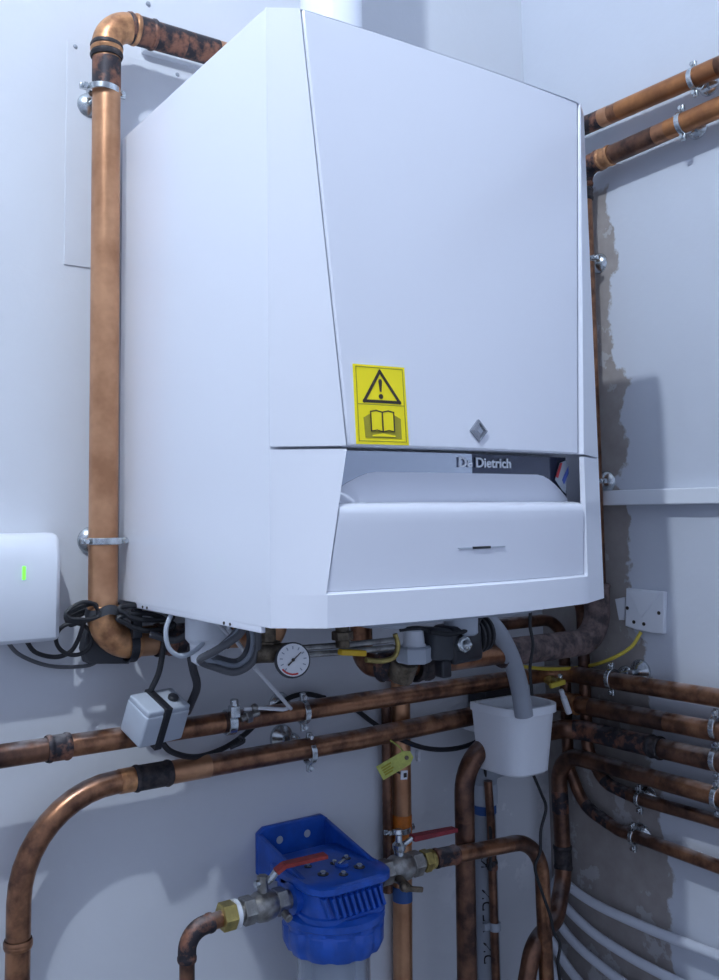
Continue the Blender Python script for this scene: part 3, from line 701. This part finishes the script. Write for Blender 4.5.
# ------------------------------------------------------------------ grey waste pipe in the middle
wx = ay(486, 860, .0).x
t = thing('waste_pipe', 'grey plastic waste pipe with black print behind the copper pipes', 'pipe', (wx, .0, -1.2))
MB().cyl((wx, .0, -1.2), (wx, .0, -.39), .020, 28).build('waste_tube', 'mid grey plastic', t)
MB().lathe((wx, .0, -.41), (0, 0, 1), [(.0205, 0), (.0245, .004), (.0245, .035), (.0235, .038)], 28).build('waste_socket', 'pale grey plastic', t)
el_ = fillet([(wx, .0, -.395), (wx, .0, -.346), (wx+.085, -.004, -.340)], .03)
MB().tube(el_, .0235, 24).build('waste_elbow', 'mid grey plastic', t)
MB().lathe((wx, .0, -.425), (0, 0, 1), [(.0204, 0), (.0215, .002), (.0215, .020), (.0204, .022)], 28).build('blue_ring', 'blue ring', t)
for body, zc in (('RA', -.50), ('DN', -.57), ('AL', -.61), ('DN', -.66)):
    me = text_mesh(body, .026, Matrix.Rotation(-PI/2, 4, 'Y'), .0003)   # reads upwards along the pipe
    for v in me.vertices:
        x_, y_, z_ = v.co; ang = (y_)/.0203 - .80; rr = .0203+.0004
        v.co = (wx+rr*math.sin(ang), -rr*math.cos(ang), zc+z_)
    me.materials.clear(); me.materials.append(M['ink']); link('print', me, t, smooth=0)
tx = ay(494, 900, -.028).x
th, _p = pipe('copper_pipe', 'thin dark copper pipe right beside the grey waste pipe', [(tx-.006, -.028, -.36), (tx-.002, -.028, -.43), (tx, -.028, -1.2)], .0075, .06, 'dull copper', joints=(((tx, -.028, -.505), .008, 1.25, 'burnt copper', 'coupling'),))
q = ay(490, 925, -.02); MB().band((tx, -.028, q.z), (0, 0, 1), .0077, .0105, .014).box((tx-.014, -.022, q.z), (.014, .008, .012), None, .002).build('pipe_clip', 'mid grey plastic', **tags('grey plastic clip holding the thin dark pipe to the waste pipe', 'pipe clip'))
cable('thin_cable', 'thin black cable beside the top of the grey waste pipe', [ay(484, 760, -.015), ay(488, 800, -.02), ay(491, 840, -.036), ay(490, 870, -.04)], .0028, 'black rubber')

# ------------------------------------------------------------------ white pot (tundish) and hose
pc = V((.682, -.095, 0))
def pot_ring(k, z, inset=0.):
    hw, fy, by = .062*k-inset, -.072*k+inset, .036-inset
    out = [V((pc.x+hw, pc.y+by, z)), V((pc.x-hw, pc.y+by, z))]
    for i in range(17):
        a = PI+PI*i/16; out.append(V((pc.x+hw*math.copysign(abs(math.cos(a))**.62, math.cos(a)), pc.y+.0+abs(math.sin(a))**.62*fy, z)))
    return out
zr, zb = -.209, -.324
pot = thing('drain_pot', 'white half-round plastic pot catching the grey drain hose', 'pot', (pc.x, pc.y, zb))
pb_ = MB(); pb_.rings([pot_ring(.70, zb), pot_ring(.77, zb+.004), pot_ring(.93, zr-.016), pot_ring(.94, zr-.014), pot_ring(1.0, zr-.013), pot_ring(1.0, zr), pot_ring(1.0, zr, .007), pot_ring(.94, zr-.012, .006), pot_ring(.76, zb+.010, .006)])
pb_.build('pot_body', 'white plastic', pot, smooth=30)
MB().box((pc.x, YW-.040, zr-.05), (.04, .078, .03), bev=.003).build('pot_bracket', 'white plastic', pot)
YH = -.165
hp = [ay(470, 606, YH+.02), ay(484, 617, YH+.01), ay(499, 634, YH), ay(511, 658, YH), ay(519, 685, YH), ay(524, 716, YH)]
cable('drain_hose', 'thick grey drain hose hanging from the boiler into the white pot', hp, .0152, 'grey hose', 'hose', seg=22)

# ------------------------------------------------------------------ left: control box, coiled leads
g0, g1 = ay(-70, 533, -.03), ay(60, 640, -.03)
ctl = thing('control_box', 'white rounded wall box with a green light at left edge', 'control box', ((g0.x+g1.x)/2, 0, g1.z))
bxw = g1.x-g0.x
cb = MB(); z0_, z1_ = -.048, .098; x0_, x1_ = g1.x-.21, g1.x
prof = [(YW, z0_), (YW, z1_), (-.010, z1_), (-.022, z1_-.003), (-.030, z1_-.020), (-.033, z1_-.034), (-.033, z0_+.006), (-.029, z0_)]
cb.prism([(x0_, y, z) for y, z in prof], (x1_-x0_, 0, 0)); cb.build('box_case', 'white plastic', ctl, bevel=.007, smooth=60)
q = ay(24, 573, -.0335); MB().box((q.x, -.0335, q.z), (.0042, .003, .018), bev=.001).build('status_light', 'led green', ctl)
cable('power_lead', 'black lead looping out of the bottom of the white control box', [ay(25, 638, -.01), ay(35, 652, -.01), ay(55, 657, -.005), ay(70, 652, -.01), ay(78, 640, -.02), ay(84, 622, -.035)], .0032, 'black rubber')
cable('signal_lead', 'grey lead sagging lowest below the white control box', [ay(6, 640, .0), ay(20, 655, .005), ay(50, 666, .01), ay(85, 666, .01), ay(100, 660, .008)], .0028, 'dark grey cable')
lo = [ay(92+1.0*dx, 0, 0) for dx in ()]
ring = [ay(74+18*math.cos(a), 639+16*math.sin(a), -.02+.01*math.sin(a)) for a in [k*PI/6 for k in range(12)]]
MB().tube(spline(ring, 5, True), .0030, 10, closed=True).build('lead_loop', 'black rubber', **tags('single black lead loop between the control box and riser elbow', 'cable'))
cp = []
for k in range(64):
    a = k*2*PI/11; w_ = 1+.12*math.sin(k*1.7)
    cp.append(ay(83+16*w_*math.cos(a+.02*k), 611+9*w_*math.sin(a)+.10*k, -.066+.0009*k-.004*math.sin(a*.5)))
MB().tube(spline(cp, 4), .0026, 8).build('cable_coil', 'black rubber', **tags('tight coil of black lead tied left of the thick riser', 'cable'))
# bundle right of the riser, under the boiler's left side
for j, (dy, w_) in enumerate(((0, 'upper'), (9, 'lower'))):
    cp = []
    for k in range(44):
        a = k*2*PI/12; w2 = 1+.10*math.sin(k*2.1+j)
        cp.append(ay(146+26*w2*math.cos(a), 613+dy+(7+j)*w2*math.sin(a)+3*math.cos(a), -.075+.0012*k))
    MB().tube(spline(cp, 4), .0036, 8).build('cable_coil', 'black rubber', **tags(w_+' coil of black cable under the left edge of the boiler', 'cable'))
# strap round the riser and rubber wedge behind the elbow
sp = [V((-.033+.0245*math.cos(a), -.03+.0245*math.sin(a), -.012+.004*math.sin(3*a))) for a in [k*PI/12 for k in range(24)]]
st = MB(); st.rings([[p+V((0, 0, -.0065)), p+V((0, 0, .0065)), (p-V((-.033, -.03, p.z)))*1.08+V((-.033, -.03, p.z+.0065)), (p-V((-.033, -.03, p.z)))*1.08+V((-.033, -.03, p.z-.0065))] for p in sp], False, True)
st.build('pipe_strap', 'charcoal rubber', **tags('dark rubber strap tied round the bottom of the thick riser', 'strap'))
sp = [V((.006, -.03+.0245*math.cos(a), -.060+.0245*math.sin(a))) for a in [k*PI/12 for k in range(24)]]
st = MB(); st.rings([[p+V((-.006, 0, 0)), p+V((.006, 0, 0)), (p-V((.006, -.03, -.06)))*1.08+V((.012, -.03, -.06)), (p-V((.006, -.03, -.06)))*1.08+V((.000, -.03, -.06))] for p in sp], False, True)
st.box((.006, -.055, -.030), (.014, .010, .040), None, .002)
st.build('pipe_strap', 'black plastic', **tags('black strap round the riser pipe just right of its bottom elbow', 'strap'))
w0 = [ay(88, 628, -.002), ay(96, 640, -.002), ay(120, 657, -.002), ay(128, 652, -.002), ay(130, 664, -.002), ay(88, 664, -.002), ay(84, 650, -.002)]
MB().prism(w0, (0, .024, 0)).build('rubber_wedge', 'charcoal rubber', bevel=.002, **tags('black rubber pad wedged behind the riser bottom elbow', 'pad'))

# grey junction box strapped to the upper pipe
gb0, gb1 = ay(127, 712, -.075), ay(184, 712, -.075)
gx = (gb0.x+gb1.x)/2
jb = thing('sensor_box', 'grey sensor box with black strap on the upper long pipe', 'sensor', (gx, -.06, -.19))
RJ = Matrix.Rotation(math.radians(14), 3, 'Z') @ Matrix.Rotation(math.radians(24), 3, 'X')
jc = V((gx, -.072, -.160))
MB().box(jc, (.074, .050, .048), RJ, .004).build('case', 'pale grey plastic', jb)
MB().box(jc+RJ @ V((0, 0, .0255)), (.072, .048, .010), RJ, .003).build('lid', 'pale grey plastic', jb)
MB().box(jc+RJ @ V((-.004, -.0005, .001)), (.012, .053, .064), RJ, .001).build('strap', 'black rubber', jb)
q = jc+RJ @ V((.018, -.004, .030)); MB().cyl(q, q+RJ @ V((0, 0, .006)), .0075, 16, .001).build('gland', 'black plastic', jb)
MB().box(jc+RJ @ V((.034, .018, .012)), (.018, .014, .020), RJ, .002).build('lug', 'pale grey plastic', jb)
q = jc+RJ @ V((.018, -.004, .034))
cable('sensor_cable', 'black cable dropping from the coils to the grey sensor box', [ay(166, 628, -.08), ay(163, 650, -.08), ay(159, 672, -.075), jc+RJ @ V((-.004, .02, .034)), jc+RJ @ V((-.004, .022, .025))], .0042, 'black rubber')
cable('dark_cable', 'thick dark cable curving down to the upper pipe behind the sensor box', [ay(200, 632, -.10), ay(191, 650, -.10), ay(193, 668, -.10), ay(197, 686, -.09), ay(191, 703, -.07), ay(187, 712, -.055)], .0058, 'dark cable')
cable('black_cable', 'black cable sagging between the two long pipes from the sensor box', [ay(160, 740, -.065), ay(172, 752, -.06), ay(196, 757, -.03), ay(222, 749, .0), ay(244, 735, .012), ay(262, 718, .018), ay(285, 700, .02), ay(305, 694, .02), ay(325, 698, .02)], .0042, 'black rubber')
cable('black_cable', 'black cable passing behind both long pipes left of the white pot', [ay(345, 700, .022), ay(372, 722, .02), ay(398, 738, -.022), ay(425, 748, -.02), ay(452, 749, -.015), ay(476, 742, -.012), ay(486, 730, -.01)], .0042, 'black rubber')

# drain cock on the upper pipe with its capillary
dq = ay(233, 716, YU-.012)
dc = thing('pipe_sensor_clamp', 'small zinc clamp and tap on the upper pipe right of the sensor box', 'clamp', dq)
MB().band((dq.x, YU, zU), (1, 0, 0), .0153, .0185, .013).build('clamp_band', 'zinc', dc)
MB().box((dq.x, YU-.016, zU+.018), (.016, .012, .018), None, .002).cyl((dq.x, YU-.016, zU+.024), (dq.x, YU-.016, zU+.036), .006, 12, .001).build('clamp_block', 'zinc', dc)
MB().cyl((dq.x+.010, YU-.018, zU+.006), (dq.x+.040, YU-.018, zU+.012), .005, 12, .001).hexnut((dq.x+.018, YU-.018, zU+.007), (dq.x+.027, YU-.018, zU+.009), .009).ball((dq.x+.033, YU-.018, zU+.020), .006).build('probe', 'nickel', dc)
MB().tube(spline([(dq.x+.004, YU-.022, zU-.016), (dq.x+.010, YU-.026, zU-.024), (dq.x-.012, YU-.026, zU-.030)], 5), .003, 8).build('clamp_tail', 'black rubber', dc)
cable('capillary', 'thin white tube bent sharply above the upper long pipe', fillet([ay(244, 709, -.058), ay(262, 708, -.06), ay(292, 710, -.068), ay(256, 669, -.16), ay(228, 628, -.20)], .008), .0030, 'white cable', 'tube', n=2)

# ------------------------------------------------------------------ tangle below the boiler
for k, (xo, w_, mm) in enumerate(((0, 'outer', 'dark grey cable'), (9, 'middle', 'mid grey plastic'), (18, 'inner', 'dark grey cable'))):
    s_ = 1-k*.18
    ps = [ay(244, 616, -.26+.02*k), ay(240-xo*.3, 634, -.26+.02*k), ay(215-xo*.2, 651+2*k, -.25+.02*k), ay(200+xo*.5, 660-3*k, -.22), ay(214+xo*.3, 667-4*k, -.21+.005*k), ay(236, 672-5*k, -.22+.01*k), ay(254-4*k, 660-3*k, -.23+.01*k), ay(258-4*k, 638, -.24+.02*k), ay(252-4*k, 614, -.24+.02*k)]
    cable('grey_hose', w_+' loop of grey hose hanging under the left half of the boiler', ps, .0048, mm, 'hose')
cable('grey_cable', 'pale grey cable hanging in a U left of the grey hose loops', [ay(172, 612, -.17), ay(166, 630, -.17), ay(169, 648, -.17), ay(181, 656, -.17), ay(196, 650, -.17), ay(207, 636, -.17), ay(209, 616, -.17)], .0031, 'pale grey plastic')
cable('brown_cable', 'dark cable slung from the coils to the boiler beside the grey cable', [ay(150, 634, -.08), ay(175, 640, -.1), ay(195, 630, -.12), ay(212, 626, -.14)], .005, 'dark cable')
q = ay(221, 640, -.19)
t = thing('condensate_trap', 'pale grey plastic trap behind the grey hose loops', 'trap', (q.x, -.15, -.06))
MB().lathe((q.x, -.15, .0), (0, 0, -1), [(.030, 0), (.030, .045), (.024, .052), (.022, .075), (.015, .080)], 24).build('trap_body', 'white plastic', t)
MB().cyl((q.x-.012, -.182, -.012), (q.x+.016, -.182, -.040), .0025, 10).build('trap_wire', 'white cable', t)
# brass fittings and gauge
gq = ay(293, 660, -.27)
t = thing('brass_fitting', 'dirty brass fittings left of the gauge under the boiler', 'fitting', ay(268, 640, -.22))
q = ay(266, 636, -.22)
MB().hexnut((q.x, -.22, .002), (q.x, -.22, -.020), .020).cyl((q.x, -.22, -.018), (q.x, -.22, -.052), .013, 18, .001).build('stem', 'dirty brass', t)
MB().hexnut((q.x, -.22, -.046), (q.x, -.22, -.072), .019).cyl((q.x-.022, -.23, -.060), (q.x+.03, -.24, -.060), .012, 16).build('tee', 'dirty brass', t)
for k, (px_, c_) in enumerate(((296, 'dirty brass'), (322, 'dull copper'))):
    q2 = ay(px_, 630, -.21)
    tt = thing('connection_elbow', ('dirty brass elbow just above the gauge' if k == 0 else 'dark copper elbow right of the gauge, tight to the boiler'), 'fitting', (q2.x, -.21, -.03))
    MB().tube(fillet([(q2.x-.025, -.21, .004), (q2.x-.02, -.21, -.022), (q2.x+.018, -.21, -.022), (q2.x+.022, -.21, .004)], .015), .0105, 16).build('elbow', c_, tt)
    MB().hexnut((q2.x+.006, -.21, -.022), (q2.x+.016, -.21, -.022), .014).build('elbow_nut', c_, tt)
gn = V((-.42, -.86, .18)).normalized()
g = thing('pressure_gauge', 'round white pressure gauge under the left front of the boiler', 'gauge', gq)
gr = .0215
MB().lathe(gq-gn*(-.001), -gn, [(gr, 0), (gr+.001, .003), (gr+.001, .022), (gr*.8, .028), (.010, .032), (.010, .055)], 32).build('gauge_body', 'charcoal rubber', g)
dial_ = MB().cyl(gq, gq+gn*.0022, gr*.95, 32).build('dial', 'gauge face', g)
ga, gb_, gc = frame_z(gn)
def gp(u_, v_, o=.0026): return gq+ga*u_*gr+gb_*v_*gr+gn*o
ticks = MB()
for k in range(11):
    a = math.radians(-50+k*28); c, s_ = math.cos(a), math.sin(a)
    ticks.prism([gp(c*.80-s_*.03, s_*.80+c*.03), gp(c*.80+s_*.03, s_*.80-c*.03), gp(c*.62+s_*.03, s_*.62-c*.03), gp(c*.62-s_*.03, s_*.62+c*.03)], gn*.0003)
ticks.build('dial_ticks', 'mid grey plastic', dial_, smooth=0)
rd = MB()
for k in range(6):
    a0, a1 = math.radians(-70-k*12), math.radians(-70-(k+1)*12)
    rd.prism([gp(math.cos(a0)*.88, math.sin(a0)*.88), gp(math.cos(a1)*.88, math.sin(a1)*.88), gp(math.cos(a1)*.78, math.sin(a1)*.78), gp(math.cos(a0)*.78, math.sin(a0)*.78)], gn*.0003)
rd.build('dial_red_arc', 'red ink', dial_, smooth=0)
MB().prism([gp(-.35, -.28, .003), gp(-.28, -.35, .003), gp(.5, .42, .003), gp(.48, .46, .003)], gn*.0004).cyl(gq+gn*.002, gq+gn*.004, .0022, 12).build('needle', 'ink', dial_)
MB().ball(gq+gn*.0018, gr*.93, (1, 1, 1), 24) if False else None
# steel tubes, yellow handle, brass hook
for k, (za, w_) in enumerate(((652, 'upper'), (659, 'lower'))):
    cable('steel_tube', w_+' thin steel tube running right from the gauge', [ay(302, za-4, -.22), ay(330, za-6, -.22), ay(365, za-9, -.22), ay(393, za-12, -.22)], .0042, 'nickel', 'tube')
q = ay(351, 652, -.245)
t = thing('isolating_valve', 'small brass valve with yellow handle under the middle of the boiler', 'valve', (q.x, -.23, q.z))
MB().cyl((q.x, -.225, .0), (q.x, -.225, q.z+.004), .010, 16).hexnut((q.x, -.225, q.z+.014), (q.x, -.225, q.z+.026), .015).build('valve_body', 'dirty brass', t)
MB().box((q.x+.002, -.245, q.z-.001), (.042, .012, .008), Matrix.Rotation(.12, 3, 'Y'), .002).build('handle', 'yellow handle', t)
cable('copper_hook', 'short brass tube hooked round left of the grey valve cap', [ay(366, 660, -.22), ay(382, 661, -.22), ay(394, 657, -.22), ay(398, 646, -.22), ay(395, 634, -.22)], .0038, 'brass', 'tube')
cable('grey_tube', 'grey tube lying along the top of the steel tubes', [ay(340, 646, -.19), ay(370, 650, -.19), ay(395, 648, -.19)], .0045, 'dark grey cable', 'tube')
# grey-capped valve, black pump head
q = ay(414, 650, -.215)
t = thing('filling_valve', 'valve with pale grey hexagonal cap under the boiler', 'valve', (q.x, -.215, q.z-.02))
MB().hexnut((q.x, -.215, q.z-.018), (q.x, -.215, q.z+.006), .0265, .003).build('hex_cap', 'pale grey plastic', t)
MB().lathe((q.x, -.215, q.z+.004), (0, 0, 1), [(.020, 0), (.016, .006), (.0145, .024), (.012, .026)], 18).build('cap_top', 'white plastic', t)
MB().cyl((q.x, -.195, q.z-.018), (q.x, -.18, q.z-.045), .020, 18, .002).build('valve_seat', 'dirty brass', t)
q1, q2 = ay(430, 645, -.215), ay(492, 636, -.215)
t = thing('black_actuator', 'black valve actuator with silver knob between grey cap and drain hose', 'actuator', ((q1.x+q2.x)/2, -.215, q1.z))
qm = ay(440, 644, -.225); MB().box((qm.x, -.215, qm.z), (.042, .045, .046), Matrix.Rotation(.1, 3, 'Y'), .006).build('actuator_neck', 'charcoal rubber', t)
qm = ay(462, 643, -.225); MB().box((qm.x, -.215, qm.z), (.062, .050, .056), Matrix.Rotation(-.05, 3, 'Y'), .008).build('actuator_case', 'black plastic', t)
MB().box((qm.x-.036, -.222, qm.z-.034), (.018, .02, .026), None, .003).build('actuator_foot', 'black plastic', t)
qk = ay(467, 645, -.252); MB().lathe(qk+V((0, .014, 0)), (-.2, -1, .1), [(.0135, 0), (.0135, .006), (.012, .012), (.009, .014)], 8).ball(qk, .008).build('knob', 'zinc', t)
qr = ay(486, 640, -.215)
for k in range(3): MB().lathe((qm.x+.030+k*.009, -.215, qm.z+.006+k*.002), (1, 0, 0), [(.024, 0), (.027, .002), (.027, .006), (.024, .008)], 24).build('bellows_ring', 'black rubber', t)
cable('black_lead', 'black lead curving from the actuator up to the boiler underside', [ay(430, 632, -.235), ay(452, 634, -.24), ay(472, 628, -.24), ay(480, 618, -.23), ay(486, 606, -.22)], .0035, 'black rubber')
cable('black_lead', 'short black lead lying over the grey capped valve', [ay(400, 630, -.22), ay(420, 628, -.225), ay(440, 634, -.235), ay(458, 628, -.23)], .003, 'black rubber')
q = ay(495, 692, -.0); MB().box((q.x, .004, q.z), (.085, .050, .042), None, .004).build('black_plug_box', 'black plastic', **tags('black connector box on the back wall behind the white pot', 'connector'))
q = ay(400, 652, -.17)
# copper bend under the right of the boiler
pipe('copper_pipe', 'copper pipe arching out under the right of the boiler, behind the thin cable', [ay(478, 626, -.235), ay(520, 620, -.235), ay(545, 625, -.2), ay(556, 660, -.16), ay(558, 700, -.15)], .0105, [.06, .05, .04], 'dull copper') if False else None

# ------------------------------------------------------------------ right: cover plate, tap, leads
pl = thing('cover_plate', 'white cover plate with screw holes on the right wall', 'cover plate', (XR-.01, -.2, -.10))
xf = XR-.010
def cp_(px_, py_, x_=None): q_ = ax(px_, py_, xf if x_ is None else x_); return q_
ring_ = [cp_(626, 588), cp_(664, 592), cp_(663, 634), cp_(652, 633), cp_(637, 630), cp_(625, 626)]
MB().prism(ring_, (.010, 0, 0)).build('plate', 'white plastic', pl, bevel=.0015)
plate_ = [c_ for c_ in COL.objects if c_.name == 'plate'][0]
MB().prism([cp_(628, 590), cp_(661, 593), cp_(642, 618)], (-.002, 0, 0)).build('plate_ridge', 'white plastic', plate_, bevel=.001)
for q_ in (cp_(627.5, 608), cp_(659, 613), cp_(634, 622), cp_(644, 624)): MB().cyl(q_-V((.0012, 0, 0)), q_+V((.002, 0, 0)), .0032, 12).build('screw_hole', 'ink', plate_)
MB().prism([cp_(615, 599, XR-.004), cp_(625, 597, XR-.004), cp_(624, 620, XR-.004), cp_(619, 620, XR-.004)], (.004, 0, 0)).build('cover_tab', 'white plastic', **tags('small white plastic tab on the wall left of the cover plate', 'tab'))
cable('earth_cable', 'yellow-green earth cable sagging from the cover plate to behind the hose', [ax(641, 632, .888), ax(630, 648, .875), ax(606, 661, .862), ay(582, 667, -.085), ay(550, 669, -.085), ay(518, 666, -.10), ay(492, 663, -.11)], .0032, 'cable yellow')
q = ay(558, 683, -.085)
t = thing('lever_tap', 'small brass lever tap with white tag at the corner', 'tap', q)
MB().cyl(q+V((0, .03, .002)), q+V((0, -.002, .002)), .007, 14, .001).hexnut(q+V((0, .022, .002)), q+V((0, .012, .002)), .010).build('tap_body', 'brass', t)
MB().box(q+V((-.008, -.006, .0)), (.038, .007, .009), Matrix.Rotation(-.1, 3, 'Y'), .002).build('tap_lever', 'cable yellow', t)
MB().ball(q+V((.002, -.004, .012)), .0055).build('tap_screw', 'zinc', t)
a, c = ay(561, 690, -.09), ay(569, 713, -.09); MB().tube([a, a.lerp(c, .3), a.lerp(c, .31), c], [.0045, .0045, .006, .0058], 10).build('tap_spout', 'white plastic', t)
cable('hanging_cable', 'thin black cable hanging from the boiler into the white pot', [ay(531, 604, -.22), ay(530, 625, -.22), ay(533, 645, -.22), ay(530, 668, -.215), ay(532, 695, -.205)], .0026, 'black rubber')
cable('hanging_cable', 'thin black cable trailing down below the white pot', [ay(533, 774, -.13), ay(541, 793, -.12), ay(546, 808, -.12), ay(541, 830, -.12), ay(540, 852, -.12), ay(535, 868, -.12), ay(542, 892, -.118), ay(550, 915, -.118), ay(554, 933, -.12), ay(560, 945, -.12), ay(558, 965, -.12), ay(563, 1000, -.12)], .0026, 'black rubber')
# tags on the vertical pipe
q = ay(396, 764, -.068)
t = thing('yellow_tag', 'yellow-green paper tag tied to the vertical copper pipe', 'tag', q)
RT = Matrix.Rotation(-.55, 3, 'Z') @ Matrix.Rotation(-.50, 3, 'Y')
MB().prism([q+RT @ V(p) for p in ((-.030, 0, -.012), (.020, 0, -.012), (.030, 0, -.005), (.030, 0, .006), (.020, 0, .012), (-.030, 0, .012))], (0, .0012, 0)).build('tag_card', 'tag yellow', t)
card_ = list(t.children)[0]
for k in range(4): MB().prism([q+RT @ V(p) for p in ((-.024, -.0006, .007-k*.004), (-.006-.003*(k % 2), -.0006, .007-k*.004), (-.006-.003*(k % 2), -.0006, .0048-k*.004), (-.024, -.0006, .0048-k*.004))], (0, .0005, 0)).build('tag_print', 'olive ink', card_)
MB().cyl(q+RT @ V((.020, -.001, 0)), q+RT @ V((.020, .002, 0)), .0035, 12).build('tag_eyelet', 'dirty brass', card_)
MB().tube(spline([q+RT @ V((.020, 0, 0)), q+V((.016, .01, .022)), q+V((.012, .03, .030))], 5), .0015, 8).build('tag_string', 'tag yellow', t)
q = ay(404, 775, -.055); t = thing('white_tag', 'tiny white tag with dark mark below the yellow tag', 'tag', q)
MB().box(q, (.013, .003, .014), Matrix.Rotation(.1, 3, 'Y'), .0005).build('tag_card', 'white plastic', t)
MB().box(q+V((.001, -.0018, .0)), (.006, .001, .007)).build('tag_print', 'ink', t)
MB().cyl(q+V((0, .0015, 0)), q+V((0, .045, .003)), .0018, 8).build('tag_tie', 'black rubber', t)
q = ay(418, 756, YW-.004); MB().box(q, (.006, .008, .018), None, .001).build('wall_plug', 'white plastic', **tags('short white plastic strip on the back wall right of the yellow tag', 'plug'))

# ------------------------------------------------------------------ world, lift to floor level, view
w = bpy.data.worlds.new('World'); SC.world = w; w.use_nodes = True
bg = w.node_tree.nodes['Background']; bg.inputs[0].default_value = (.60, .71, 1.0, 1); bg.inputs[1].default_value = .62
for o in list(COL.objects):
    if o.parent is None and o.type != 'CAMERA': o.location.z += ZB
vs = SC.view_settings; vs.view_transform = 'Standard'; vs.look = 'None'; vs.gamma = 1; vs.use_curve_mapping = False; vs.exposure = 0
